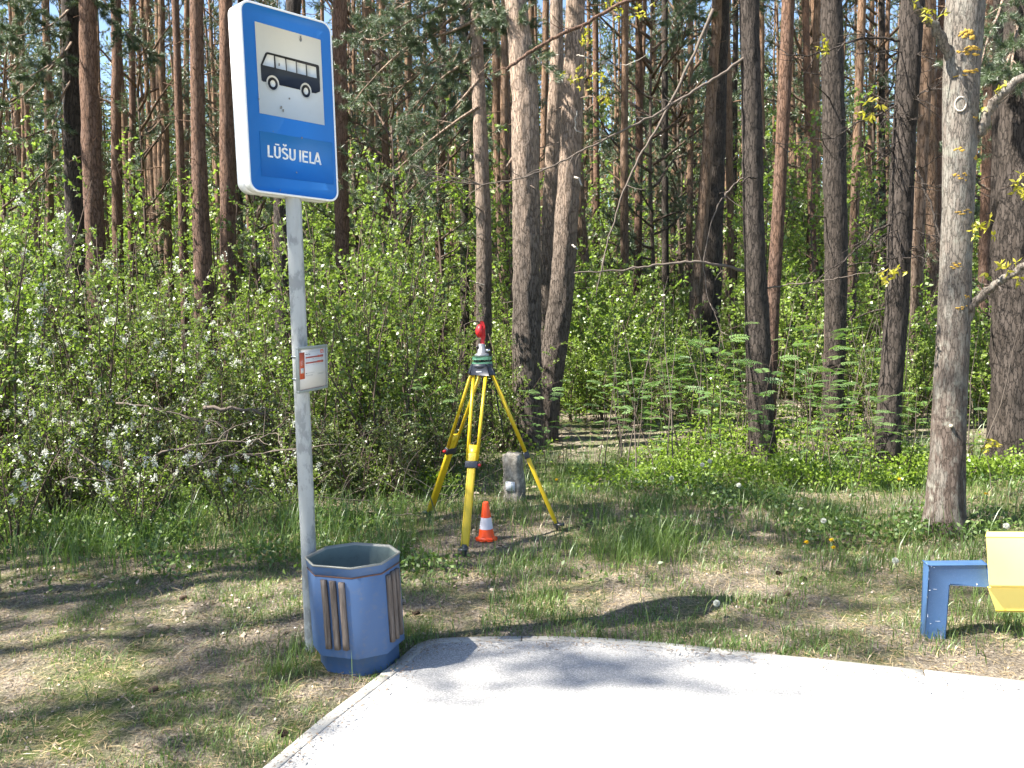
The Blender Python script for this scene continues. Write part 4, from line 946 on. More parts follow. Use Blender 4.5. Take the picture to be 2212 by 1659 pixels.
# fallen dead branches in the brush on the left
for i, (pp, r, lb) in enumerate([([(330, 985, 7.6), (420, 960, 7.7), (520, 955, 7.7), (640, 930, 7.9)], .012, 'bare fallen branch lying across the brush at the left, upper one'),
                   ([(400, 1010, 7.2), (480, 985, 7.3), (560, 980, 7.4), (660, 965, 7.5)], .010, 'bare fallen branch lying across the brush at the left, lower one'),
                   ([(250, 870, 8), (330, 880, 8), (420, 905, 8), (480, 912, 8)], .011, 'weathered stick leaning in the thicket behind the low blossoms'),
                   ([(440, 880, 8.0), (520, 884, 8.0), (600, 900, 8.1)], .022, 'thick grey dead branch fallen in the thicket left of the pole'),
                   ([(150, 960, 7.2), (200, 1000, 7.0), (240, 1050, 6.9)], .008, 'thin dead stick sloping down beside the low blossoms'),
                   ([(1990, 1095, 7.4), (2060, 1080, 7.5), (2150, 1075, 7.6), (2212, 1060, 7.7)], .008, 'thin pale dead branch on the ground beside the thick right-hand pine')]):
    Pn = np.array([tuple(AT(u, v, d)) for u, v, d in pp]); e_loc = Pn[0]; g = Geo(); t = np.linspace(0, len(Pn) - 1, 14)
    Q = np.stack([np.interp(t, np.arange(len(Pn)), Pn[:, c]) for c in range(3)], -1) + rng.normal(size=(14, 3)) * .008
    tube(g, Q, np.linspace(r, r * .4, 14), 6)
    for j in range(14):
        s, td = sample(Q, rng.uniform(0, 1)); B = curve_pts(s, unit(td) * .7 + rng.normal(size=3) * .6, rng.uniform(.15, .5), 4, .2); tube(g, B, np.linspace(.005, .0018, 5), 4, cap=False)
    o = link('fallen_branch', g.mesh('fallen_branch', M['deadwood'], True, e_loc), None, e_loc); tag(o, lb, 'branch')
def brush():
    g = Geo()
    for k in range(170):
        u = rng.uniform(-20, 700) if k % 4 else rng.uniform(700, 1000); d = rng.uniform(6.9, 8.8); p = np.array(tuple(AT(u, 900, d))); p[2] = rng.uniform(0, .15)
        B = curve_pts(p, rnd_dir(1, .8)[0], rng.uniform(.4, 1.3), 6, .22); tube(g, B, np.linspace(rng.uniform(.002, .005), .0012, 7), 4, cap=False)
    for k in range(120):
        u = rng.uniform(1250, 2212); d = rng.uniform(8.4, 16); p = np.array(tuple(AT(u, 900, d))); p[2] = 0
        B = curve_pts(p, (rng.normal() * .15, rng.normal() * .15, 1), rng.uniform(.6, 2.2), 6, .08); tube(g, B, np.linspace(rng.uniform(.004, .009), .002, 7), 4, cap=False)
    tag(link('dry_brush', g.mesh('dry_brush', M['deadwood'])), 'tangle of dry bare twigs at the foot of the thicket', 'brush', kind='stuff')
brush()

# ------------------------------------------------------------------ bus stop sign
def solve_quad(px):
    """depths of a parallelogram whose corners TL TR BR BL are seen at px, up to one scale"""
    r = [np.array(ray(*p)) for p in px]
    A = np.stack([-r[1], r[2], -r[3]], 1); s = np.linalg.solve(A, -r[0])
    return [r[0], r[1] * s[0], r[2] * s[1], r[3] * s[2]]
def quad_world(px, dist):
    q = solve_quad(px); k = dist / (sum(a[1] for a in q) / 4); return [Vector(a * k) + Vector((0, 0, CAM_H)) for a in q]
foot = G(676, 1405); foot.z = gz1(foot.x, foot.y)
ptop = AT(633, 425, foot.y - .02)
sqpx = [(517, -2), (716, 54), (732.5, 437.5), (540, 413)]; dist = foot.y
for _ in range(6):                                       # slide the board along its sight lines until the pole enters its underside
    sq = quad_world(sqpx, dist); ex = ((sq[1] - sq[0]) + (sq[2] - sq[3])).normalized(); ey = (sq[0] - sq[3]).normalized(); nn0 = ex.cross(ey).normalized()
    bm = (sq[2] + sq[3]) / 2 - nn0 * .0625; dist += (foot.y - .02) - bm.y
cx_ = (sq[0] + sq[1] + sq[2] + sq[3]) / 4
ex = ((sq[1] - sq[0]) + (sq[2] - sq[3])).normalized(); ey = ((sq[0] - sq[3]) + (sq[1] - sq[2])); ey.normalize(); nz = ex.cross(ey).normalized()
Wf = ((sq[1] - sq[0]).length + (sq[2] - sq[3]).length) / 2; Hf = ((sq[0] - sq[3]).length + (sq[1] - sq[2]).length) / 2
print('SIGN', Wf, Hf, 'normal', nz, 'foot', foot, 'ey', ey)
sign = empty('bus_stop_sign', foot, 'blue and white bus stop sign on a flaking grey pole behind the blue bin', 'bus stop sign')
def onface(px, off): return hitplane(px[0], px[1], cx_ + nz * off, nz)
def rrect(w, h, r, k=6):
    P = []
    for (sx, sy, a0) in ((1, 1, 0), (-1, 1, 90), (-1, -1, 180), (1, -1, 270)):
        for i in range(k + 1):
            a = math.radians(a0 + 90 * i / k); P.append((sx * (w / 2 - r) + r * math.cos(a), sy * (h / 2 - r) + r * math.sin(a)))
    return P
def facepoly(P, off): return [cx_ + ex * x + ey * y + nz * off for x, y in P]
DB = .125; cx_ = cx_ + ey * .004; Hf *= 1.008
g = Geo(); out_ = rrect(Wf, Hf, .05, 8); inn = rrect(Wf - .018, Hf - .018, .044, 8); n_ = len(out_)
L0 = [facepoly(out_, -DB), facepoly(out_, -DB * .5), facepoly([(x * .985, y * .99) for x, y in out_], -DB * .48), facepoly([(x * .985, y * .99) for x, y in out_], -DB * .44), facepoly(out_, -DB * .42), facepoly(out_, -.003), facepoly([(x * .994, y * .996) for x, y in out_], 0), facepoly(inn, 0), facepoly(inn, -.004)]
V = [tuple(p) for l in L0 for p in l]; Q = [[a * n_ + i, a * n_ + (i + 1) % n_, (a + 1) * n_ + (i + 1) % n_, (a + 1) * n_ + i] for a in range(len(L0) - 1) for i in range(n_)]
c0 = len(V); V += [tuple(cx_ - nz * DB), tuple(cx_ - nz * .004)]; last = (len(L0) - 1) * n_
T = [[c0, (i + 1) % n_, i] for i in range(n_)] + [[c0 + 1, last + i, last + (i + 1) % n_] for i in range(n_)]
g.add(V, Q, T)
board = link('sign_box', g.mesh('sign_box', M['white'], False, foot), sign)
def flatpart(name, pts, mat, parent, th=.0012, origin=None):
    g = Geo(); nn2 = nz; prism(g, pts, -nn2 * th); return link(name, g.mesh(name, M[mat], False, foot), parent)
def vadd(P, v): return [p + v for p in P]
flatpart('blue_panel', facepoly(rrect(Wf - .019, Hf - .019, .0435, 8), -.0016), 'blue', board)
Zp = lambda pts, off: [onface(Z1(*p), off) for p in pts]
flatpart('white_panel', Zp([(297, 163), (803, 306), (834, 962), (336, 868)], -.0002)[::-1], 'signwhite', board)
flatpart('name_sticker', Zp([(335, 1005), (888, 1096), (903, 1417), (352, 1350)], -.0005)[::-1], 'blue2', board, .0008)
bus = Zp([(344, 497), (372, 428), (379, 410), (388, 402), (400, 401), (600, 452), (775, 497), (787, 502), (792, 514), (797, 610), (800, 702), (768, 716), (733, 711), (650, 690), (487, 653), (390, 629), (362, 626), (352, 617), (347, 560)], .0012)
pict = flatpart('bus_pictogram', bus[::-1], 'black', board)
def ell(cx, cy, rx, ry, off, k=28): return Zp([(cx + rx * math.cos(-2 * math.pi * i / k), cy + ry * math.sin(-2 * math.pi * i / k) + (cx + rx * math.cos(-2 * math.pi * i / k) - cx) * .24) for i in range(k)], off)
gw, gb, gh = Geo(), Geo(), Geo()
for P in ([(358, 498), (393, 420), (398, 417), (444, 428), (448, 519)], [(455, 432), (531, 452), (538, 541), (462, 523)], [(540, 455), (612, 473), (617, 561), (546, 543)], [(620, 477), (688, 495), (693, 580), (626, 563)], [(697, 498), (768, 516), (774, 601), (704, 584)]):
    prism(gw, Zp(P, .0022)[::-1], -nz * .0008)
for cx, cy in ((437, 642), (691, 700)):
    prism(gw, ell(cx, cy - 4, 49 if cx < 500 else 43, 59, .0022), -nz * .0008)
    prism(gb, ell(cx, cy, 38 if cx < 500 else 34, 47, .0032), -nz * .0008); prism(gh, ell(cx, cy, 20 if cx < 500 else 18, 26, .0042), -nz * .0008)
link('bus_windows', gw.mesh('bus_windows', M['signwhite'], False, foot), pict); link('bus_tyres', gb.mesh('bus_tyres', M['black'], False, foot), pict); link('bus_hubs', gh.mesh('bus_hubs', M['signwhite'], False, foot), pict)
# stop name LŪŠU IELA drawn as strokes in the plane of the sign
o0 = onface(Z1(397, 1206), .0006); o1 = onface(Z1(806, 1268), .0006); o2 = onface(Z1(395, 1113), .0006); bx_ = (o1 - o0); hy_ = (o2 - o0)
def bar(x0, y0, x1, y1, w):
    dx, dy = x1 - x0, y1 - y0; l = math.hypot(dx, dy); nx_, ny_ = -dy / l * w / 2, dx / l * w / 2
    return [(x0 + nx_, y0 + ny_), (x0 - nx_, y0 - ny_), (x1 - nx_, y1 - ny_), (x1 + nx_, y1 + ny_)]
TW = 4.45                                                # text width in cap heights
def letters():
    w = .155; S_ = []
    def U(x):
        P = [(x + w / 2, 1), (x + w / 2, .32)]
        for i in range(9):
            a = math.pi + math.pi * i / 8; P.append((x + .27 + (.27 - w / 2) * math.cos(a), .29 + (.29 - w / 2) * math.sin(a)))
        P += [(x + .54 - w / 2, .32), (x + .54 - w / 2, 1)]; return P
    S_.append([(0 + w / 2, 1), (w / 2, w / 2), (.44, w / 2)])                       # L
    S_.append(U(.52)); S_.append([(.62, 1.16), (.96, 1.16)])                        # U macron
    xs = 1.14; P = [(xs + .50, .74)]
    for i in range(9):
        a = math.radians(20 + 205 * i / 8); P.append((xs + .275 + .205 * math.cos(a), .735 + .185 * math.sin(a)))
    P.append((xs + .30, .50))
    for i in range(9):
        a = math.radians(68 - 215 * i / 8); P.append((xs + .275 + .215 * math.cos(a), .275 + .195 * math.sin(a)))
    S_.append(P[1:]); S_.append([(xs + .13, 1.27), (xs + .27, 1.13), (xs + .41, 1.27)])   # S caron
    S_.append(U(1.76))                                                                # U
    S_.append([(2.68, 0), (2.68, 1)])                                                # I
    x = 2.85; S_.append([(x + .5, w / 2), (x + w / 2, w / 2), (x + w / 2, 1 - w / 2), (x + .49, 1 - w / 2)]); S_.append([(x + w / 2, .53), (x + .46, .53)])
    x = 3.45; S_.append([(x + w / 2, 1), (x + w / 2, w / 2), (x + .44, w / 2)])
    x = 3.87; S_.append([(x + .02, 0), (x + .29, .99), (x + .56, 0)]); S_.append([(x + .12, .28), (x + .46, .28)])
    return S_, w
SS, w_ = letters(); g = Geo()
for k, P in enumerate(SS):
    wd = w_ * (.8 if k in (2, 4) else 1)
    for i, (a, b) in enumerate(zip(P, P[1:])):
        l = math.hypot(b[0] - a[0], b[1] - a[1]); e1 = wd * .28
        sx = (b[0] - a[0]) / l * e1; sy = (b[1] - a[1]) / l * e1
        x0, y0 = (a[0] - sx, a[1] - sy) if i else a; x1, y1 = (b[0] + sx, b[1] + sy) if i < len(P) - 2 else b
        q = bar(x0, y0, x1, y1, wd); prism(g, [o0 + bx_ * (x / TW) + hy_ * y + nz * .0001 * (i % 3) for x, y in q], -nz * .001)
link('lettering', g.mesh('lettering', M['white'], False, foot), board)
g = Geo()
for (x, y, r_) in [(652, 305, 12), (485, 498, 9), (500, 828, 11), (517, 848, 9), (565, 757, 8), (330, 762, 6), (620, 1325, 5), (660, 1058, 6), (494, 1462, 4), (650, 283, 7), (440, 1010, 3), (700, 650, 3)]:
    P = [(x + r_ * rng.uniform(.5, 1.1) * math.cos(-2 * math.pi * i / 9), y + r_ * 1.5 * rng.uniform(.5, 1.1) * math.sin(-2 * math.pi * i / 9)) for i in range(9)]
    prism(g, Zp(P, .0034), -nz * .0006)
link('grime_spots', g.mesh('grime_spots', M['speck'], False, foot), board)
# pole, leaning slightly
g = Geo(); zz = np.linspace(0, 1, 60); b_ = np.array(tuple(foot + Vector((0, 0, -.1)))); t_ = np.array(tuple(AT(634, 436, foot.y - .02))); dirp = (t_ - b_) / (t_[2] - b_[2])
P = b_ + dirp * (zz[:, None] * (bm.z + .04 - b_[2])); P[:, :] = P
bulge = lambda Pc, a, R: (fnoise(np.cos(a)[None] * 2 + Pc[:, :1], np.sin(a)[None] * 2 + 0 * Pc[:, :1], Pc[:, 2:3] * 9) - .5) * .002
tube(g, P, .0385, 32, disp=bulge); link('pole', g.mesh('pole', M['pole'], True, foot), sign)
# timetable case
tq = quad_world([(641.4, 752), (705.5, 744.5), (710.5, 837), (647.6, 850)], foot.y - .09)
tc = (tq[0] + tq[1] + tq[2] + tq[3]) / 4; tx_ = ((tq[1] - tq[0]) + (tq[2] - tq[3])).normalized(); ty_ = ((tq[0] - tq[3]) + (tq[1] - tq[2])); ty_ = (ty_.normalized() - tx_ * ty_.normalized().dot(tx_) * .5).normalized(); tn_ = tx_.cross(ty_).normalized()
TWd = ((tq[1] - tq[0]).length + (tq[2] - tq[3]).length) / 2; THt = ((tq[0] - tq[3]).length + (tq[1] - tq[2]).length) / 2
print('TT', TWd, THt, tn_)
RT = Matrix((tx_, ty_, tn_)).transposed()
def tbox(g, x0, y0, x1, y1, z0, z1):
    c = tc + tx_ * ((x0 + x1) / 2) + ty_ * ((y0 + y1) / 2) + tn_ * ((z0 + z1) / 2); box(g, tuple(c), (abs(x1 - x0), abs(y1 - y0), abs(z1 - z0)), rot=RT)
g = Geo(); w2, h2 = TWd / 2, THt / 2; f_ = .013
tbox(g, -w2, -h2, w2, -h2 + f_, -.012, 0); tbox(g, -w2, h2 - f_, w2, h2, -.012, 0); tbox(g, -w2, -h2 + f_, -w2 + f_ * .8, h2 - f_, -.012, .001); tbox(g, w2 - f_ * .8, -h2 + f_, w2, h2 - f_, -.012, .001); tbox(g, -w2 + .002, -h2 + .002, w2 - .002, h2 - .002, -.016, -.0125)
tt = bevel(link('timetable_frame', g.mesh('timetable_frame', M['alu'], False, foot), sign), .001)
g = Geo(); tbox(g, -w2 + f_ * .8, -h2 + f_, w2 - f_ * .8, h2 - f_, -.010, -.005); pp_ = link('timetable_sheet', g.mesh('timetable_sheet', M['paper'], False, foot), tt)
def rel(x, y): return (-w2 + (x - 350) / (960 - 350) * TWd, h2 - y * THt)       # x in zoom px along the top, y as a fraction
g = Geo(); fr = lambda a: -w2 + a * TWd; fy = lambda a: h2 - a * THt
def lay(g, a0, b0, a1, b1, z=-.0046): tbox(g, fr(a0), fy(b1), fr(a1), fy(b0), -.0052, z)
lay(g, .07, .12, .235, .70); lay(g, .80, .10, .88, .105 + .02); lay(g, .78, .10, .80, .165); lay(g, .78, .155, .90, .175); lay(g, .84, .13, .90, .14)
link('red_margin', g.mesh('red_margin', M['pred'], False, foot), pp_)
g = Geo(); lay(g, .27, .225, .68, .26); lay(g, .68, .215, .87, .265); lay(g, .27, .345, .66, .38); lay(g, .66, .335, .87, .385); lay(g, .09, .935, .88, .94)
link('brick_red_bands', g.mesh('brick_red_bands', M['pdred'], False, foot), pp_)
g = Geo()
for (a, b, c, d_) in [(.27, .155, .30, .185), (.31, .165, .33, .185), (.335, .16, .35, .185), (.37, .155, .385, .185), (.39, .165, .42, .185), (.27, .12, .74, .123), (.27, .29, .86, .292), (.27, .315, .6, .317), (.27, .41, .86, .412), (.27, .58, .31, .60), (.32, .583, .55, .588), (.27, .63, .5, .633), (.27, .645, .5, .648), (.67, .62, .88, .623), (.67, .64, .88, .643), (.5, .275, .55, .282), (.6, .28, .63, .286), (.52, .4, .54, .408), (.62, .396, .64, .4)]: lay(g, a, b, c, d_, -.0044)
link('printed_lines', g.mesh('printed_lines', M['pgrey'], False, foot), pp_)
g = Geo(); lay(g, .10, .46, .20, .57, -.004); 
for k in range(5): lay(g, .10, .30 + k * .022, .20, .304 + k * .022, -.004)
link('pale_print', g.mesh('pale_print', M['paper'], False, foot), pp_)
g = Geo()                                              # two clamps to the pole
for s in (-.25, .25):
    c = tc + ty_ * (s * THt) - tn_ * .02; pc = Vector(b_ + dirp * (c.z - b_[2]))
    a = np.linspace(0, 2 * math.pi, 21); P = [tuple(pc + Vector((math.cos(t) * .041, math.sin(t) * .041, 0))) for t in a]; tube(g, np.array(P), .004, 6, cap=False)
link('clamp', g.mesh('clamp', M['alu'], True, foot), sign)

# ------------------------------------------------------------------ octagonal bin
bc = G(779, 1428); bc.z = gz1(bc.x, bc.y)
topc = AT(762, 1199, bc.y + .0)
BH = topc.z - bc.z; print('BIN', bc, BH)
viewa = math.atan2(-bc.y, -bc.x)                          # direction from the bin to the camera
bin_ = empty('litter_bin', (bc.x, bc.y, bc.z), 'blue octagonal metal litter bin with wooden slats, standing at the pole foot', 'litter bin')
lean = Matrix.Identity(4)
AF = .415; Rv = AF / 2 / math.cos(math.pi / 8)
NB = viewa - math.radians(28.6); W1, W2 = .196, .148; HA = W1 / 2 + W2 / math.sqrt(2)     # four wide slatted faces, four narrow ones
Rv = math.hypot(HA, W1 / 2)
def octv(R, z, off=0.0):
    k_ = R / Rv; P = []
    for q in range(4):
        a = NB + q * math.pi / 2; nx_, ny_ = math.cos(a), math.sin(a)
        for sg in (-1, 1): P.append((k_ * (nx_ * HA - ny_ * sg * W1 / 2), k_ * (ny_ * HA + nx_ * sg * W1 / 2), z))
    return P
shear = Vector((topc.x - bc.x, 0, 0)) / BH                 # the bin leans a little
def shv(P): return [(x + shear.x * z, y + shear.y * z, z) for x, y, z in P]
def octshell(rings, mi=0, cap=None):
    g = Geo(); V = []; 
    for R, z in rings: V += shv(octv(R, z))
    Q = [[a * 8 + i, a * 8 + (i + 1) % 8, (a + 1) * 8 + (i + 1) % 8, (a + 1) * 8 + i] for a in range(len(rings) - 1) for i in range(8)]
    if cap: V.append((shear.x * rings[-1][1], shear.y * rings[-1][1], rings[-1][1])); c = len(V) - 1; s = (len(rings) - 1) * 8; T = [[c, s + i, s + (i + 1) % 8] for i in range(8)]
    else: T = None
    g.add(V, Q, T); return g
g = octshell([(Rv * .995, .092), (Rv, .096), (Rv, BH - .055), (Rv * .985, BH - .05), (Rv * .985, BH - .047), (Rv * 1.0, BH - .045), (Rv * 1.025, BH - .004)])
body = link('body', g.mesh('body', M['bin']), bin_)
g = octshell([(Rv * .86, -.02), (Rv * .86, .088), (Rv * .97, .098)]); link('plinth', g.mesh('plinth', M['bin']), bin_)
g = octshell([(Rv * 1.02, BH - .006), (Rv * 1.045, BH - .003), (Rv * 1.045, BH + .003), (Rv * 1.005, BH + .004), (Rv * .99, BH - .01)]); link('rim', g.mesh('rim', M['rimz']), bin_)
g = octshell([(Rv * .99, BH - .01), (Rv * .94, BH - .06), (Rv * .93, .12)], cap=True); link('liner', g.mesh('liner', M['binin']), bin_)
g = octshell([(Rv * 1.004, BH - .0535), (Rv * 1.012, BH - .050), (Rv * 1.004, BH - .0465)]); link('seam', g.mesh('seam', M['rust']), bin_)
# slats on alternate facets
for f in range(4):
    am = NB + f * math.pi / 2; nrm = Vector((math.cos(am), math.sin(am), 0)); tg = Vector((-nrm.y, nrm.x, 0))
    for s in (-1, 0, 1):
        g = Geo(); w, dep = .028, .02; z0, z1 = .138 + random.uniform(-.004, .004), BH - .068 + random.uniform(-.004, .004)
        c = nrm * (HA + dep / 2 - .001) + tg * (s * .047); R3 = Matrix((tg, nrm, Vector((0, 0, 1)))).transposed()
        V = []; k = 10
        for i in range(k + 1):
            z = z0 + (z1 - z0) * i / k; j = random.uniform(-.0012, .0012)
            for (a, b) in ((-.5, -.5), (.5, -.5), (.5, .25), (.3, .5), (-.3, .5), (-.5, .25)):
                p = c + tg * (a * w + j) + nrm * (b * dep); V.append((p.x + shear.x * z, p.y + shear.y * z, z))
        Q = [[i * 6 + j, i * 6 + (j + 1) % 6, i * 6 + 6 + (j + 1) % 6, i * 6 + 6 + j] for i in range(k) for j in range(6)]; e6 = k * 6
        g.add(V, Q + [[0, 3, 2, 1], [0, 5, 4, 3], [e6, e6 + 1, e6 + 2, e6 + 3], [e6, e6 + 3, e6 + 4, e6 + 5]]); link('slat', g.mesh('slat', M['slat']), bin_)

# ------------------------------------------------------------------ surveying tripod
fF = G(1002, 1200); fL = G(924, 1122); fR = G(1208, 1154)
for f_0 in (fF, fL, fR): f_0.z = gz1(f_0.x, f_0.y)
cen = (fF + fL + fR) / 3; hd = AT(1041.5, 788, cen.y); ctr = Vector((hd.x, hd.y, 0)); print('TRIPOD', fF, fL, fR, hd)
tri = empty('survey_tripod', (ctr.x, ctr.y, 0), 'yellow surveying tripod with a black head set up on the worn ground', 'tripod')
hz = AT(1041.5, 800, cen.y).z                            # hinge height
def tilted_bar(g, a, b, w, t, side, mi=0):
    ax = (b - a).normalized(); sd_ = (side - ax * side.dot(ax)).normalized(); nn_ = ax.cross(sd_); R3 = Matrix((sd_, nn_, ax)).transposed()
    box(g, tuple((a + b) / 2), (w, t, (b - a).length), mi, rot=R3); return R3
for f_0 in (fF, fL, fR):
    out = (f_0 - ctr); out.z = 0; out.normalize(); side = Vector((-out.y, out.x, 0)); hinge = ctr + out * .062; hinge.z = hz
    ax = (f_0 - hinge).normalized(); L = (f_0 - hinge).length
    g = Geo()
    mid = hinge + ax * L * .49
    for s in (-1, 1):
        P = [tuple(hinge + side * s * .048 + ax * .0), tuple(hinge + ax * L * .49 + side * s * .036)]; tube(g, np.array(P), .0125, 14)
    tilted_bar(g, hinge + ax * L * .415, hinge + ax * L * .50, .085, .020, side)
    leg = link('leg', g.mesh('leg', M['ytripod'], False, ctr), tri)
    g = Geo(); tilted_bar(g, hinge + ax * L * .46, hinge + ax * (L - .07), .058, .024, side)
    nn_ = ax.cross(side)
    for s in (-1, 1): tilted_bar(g, hinge + ax * L * .54 + side * s * .021, hinge + ax * (L - .09) + side * s * .021, .006, .029, side)
    bevel(link('lower_leg', g.mesh('lower_leg', M['ytripod'], False, ctr), leg), .002)
    g = Geo(); R3 = tilted_bar(g, hinge + ax * L * .503, hinge + ax * L * .54, .096, .040, side); bevel(link('clamp', g.mesh('clamp', M['ycap'], False, ctr), leg), .004)
    g = Geo(); kb = hinge + ax * L * .522; tube(g, np.array([tuple(kb + side * .046), tuple(kb + side * .068)]), .011, 12); link('clamp_knob', g.mesh('clamp_knob', M['red'], False, ctr), leg)
    g = Geo(); tube(g, np.array([tuple(f_0 - ax * .08), tuple(f_0 - ax * .03), tuple(f_0 + ax * .01)]), np.array([.024, .02, .006]), 10)
    box(g, tuple(f_0 - ax * .055 + out * .03), (.06, .06, .014), rot=Matrix((side, out, Vector((0, 0, 1)))).transposed()); link('foot', g.mesh('foot', M['ycap'], False, ctr), leg)
    g = Geo()
    for s in (-1, 0, 1):
        c = hinge + side * s * .034 + out * (.006 if s == 0 else 0)
    P = [hinge + side * .072 + ax * .03, hinge - side * .072 + ax * .03, hinge - side * .056 - ax * .05, hinge + side * .056 - ax * .05]
    prism(g, [p + out * .022 for p in P], -out * .05); bevel(link('hinge', g.mesh('hinge', M['ycap'], False, ctr), tri), .006)
g = Geo(); z0 = hz + .035; lathe(g, [(.0, z0 - .03), (.07, z0 - .03), (.082, z0 - .01), (.085, z0 + .012), (.06, z0 + .018), (.0, z0 + .018)], 36, c=(ctr.x, ctr.y, 0)); link('head_plate', g.mesh('head_plate', M['ycap'], True, ctr), tri)
g = Geo(); lathe(g, [(0, hz - .06), (.012, hz - .06), (.018, hz - .03), (.018, hz + .01)], 16, c=(ctr.x, ctr.y, 0)); link('centre_screw', g.mesh('centre_screw', M['grey'], True, ctr), tri)
outF = (fF - ctr); outF.z = 0; outF.normalize(); sdF = Vector((-outF.y, outF.x, 0)); g = Geo(); c = ctr + outF * .0855; c.z = hz - .006
box(g, tuple(c), (.044, .004, .012), rot=Matrix((sdF, outF, Vector((0, 0, 1)))).transposed()); link('maker_plate', g.mesh('maker_plate', M['plate'], False, ctr), tri)
g = Geo(); outR = (fR - ctr).normalized(); p0 = ctr + outR * .09 + Vector((0, -.03, 0)); p0.z = hz; P = [p0, p0 + Vector((.012, 0, -.15)), p0 + Vector((.03, 0, -.32)), AT(1083, 905, p0.y), AT(1086, 935, p0.y)]
P = np.array([tuple(p) for p in P]); box(g, tuple(p0), (.02, .01, .02)); tube(g, P, .007, 6); link('strap', g.mesh('strap', M['webbing'], True, ctr), tri)
# tribrach, adapter and prism sit on the head: a thing of their own
zt = hz + .053; pr = empty('prism_target', (ctr.x, ctr.y, zt), 'red prism target on a grey adapter and green levelling base, mounted on the tripod head', 'survey prism')
g = Geo()
for (za, zb, r) in ((.0, .013, .078), (.030, .052, .074)):
    V = []; tri_a = [math.radians(90 + 120 * k) for k in range(3)]; P = []
    for k in range(3):
        for dlt in (-.38, -.13, .13, .38): P.append(Vector((ctr.x + r * math.cos(tri_a[k] + dlt), ctr.y + r * math.sin(tri_a[k] + dlt), zt + za)))
    prism(g, P, Vector((0, 0, zb - za)))
base = bevel(link('levelling_base', g.mesh('levelling_base', M['green'], False, pr.location), pr), .003)
for k in range(3):
    a = math.radians(90 + 120 * k); g = Geo(); lathe(g, [(0, .010), (.014, .010), (.015, .014), (.015, .028), (.011, .032), (0, .032)], 14, c=(.052 * math.cos(a), .052 * math.sin(a), 0)); link('levelling_screw', g.mesh('levelling_screw', M['black'], True), base)
g = Geo(); lathe(g, [(0, .052), (.055, .052), (.056, .066), (.046, .076), (.034, .082), (.032, .11), (.026, .112), (.026, .145), (.022, .15), (0, .15)], 28); ad = link('adapter', g.mesh('adapter', M['grey'], True), pr)
g = Geo(); tube(g, np.array([[.03, -.01, .098], [.062, -.012, .098]]), .011, 12); link('side_screw', g.mesh('side_screw', M['steel'], True), ad)
g = Geo(); tube(g, np.array([[-.022, -.01, .126], [-.042, -.012, .126]]), .008, 10); link('bubble_cap', g.mesh('bubble_cap', M['black'], True), ad)
# red housing seen nearly edge-on: fork plate and round prism can
g = Geo(); P = [(-.012, .148), (.020, .148), (.022, .175), (.026, .20), (.028, .28), (.022, .305), (.012, .318), (-.008, .318), (-.010, .30), (-.004, .20)]
prism(g, [Vector((x, -.018, z)) for x, z in P][::-1], Vector((0, .036, 0))); hs = bevel(link('target_housing', g.mesh('target_housing', M['red']), pr), .003)
g = Geo(); k = 24; V = [];
lathe(g, [(0, -.006), (.03, -.006), (.05, .0), (.052, .012), (.045, .022), (.02, .034), (0, .036)], 28); V_, Q_, T_, t_0, qm, tm = g.merged(); Rm = Matrix.Rotation(math.radians(-86), 3, 'Y'); V_ = V_ * [1, 1, 1.25] @ np.array(Rm).T + np.array([.0, -.004, .245]); g2 = Geo(); g2.add(V_, Q_); link('prism_can', g2.mesh('prism_can', M['red'], True), hs)
g = Geo(); box(g, (.010, -.0205, .235), (.003, .006, .1)); box(g, (.019, -.0205, .235), (.003, .006, .07)); link('housing_rib', g.mesh('housing_rib', M['red']), hs)

# ------------------------------------------------------------------ traffic cone
cc = G(1051, 1169); cc.z = gz1(cc.x, cc.y); ct = AT(1055, 1084, cc.y); HC = ct.z - cc.z; print('CONE', cc, HC)
cone = empty('traffic_cone', cc, 'small orange traffic cone with one white band under the tripod', 'traffic cone')
rb = HC * .22; rt_ = HC * .075; rad_ = lambda t: rb + (rt_ - rb) * t
g = Geo(); lathe(g, [(0, .004), (rad_(0) * 1.15, .004), (rad_(0) * 1.16, .012), (rad_(0) * 1.10, .020), (rad_(.07) * 1.02, HC * .085), (rad_(.09), HC * .10), (rad_(.30), HC * .30)], 32); link('base', g.mesh('base', M['orange'], True), cone)
g = Geo(); V = []
for k in range(8):
    a0_, a1_ = k * math.pi / 4 + .16, (k + 1) * math.pi / 4 - .16
    P = [Vector((rb * f * math.cos(a), rb * f * math.sin(a), .002)) for f, a in ((1.0, a0_ - .1), (1.32, a0_), (1.34, a1_), (1.0, a1_ + .1))]; prism(g, P, Vector((0, 0, .012)))
link('base_flange', g.mesh('base_flange', M['orange']), cone)
g = Geo(); lathe(g, [(rad_(.30) * 1.01, HC * .30), (rad_(.60) * 1.015, HC * .60)], 32); link('white_band', g.mesh('white_band', M['reflect'], True), cone)
g = Geo(); lathe(g, [(rad_(.60), HC * .60), (rad_(.97), HC * .97), (rad_(1) * .85, HC), (rad_(1) * .5, HC), (rad_(1) * .45, HC * .9)], 32); link('tip', g.mesh('tip', M['orange'], True), cone)

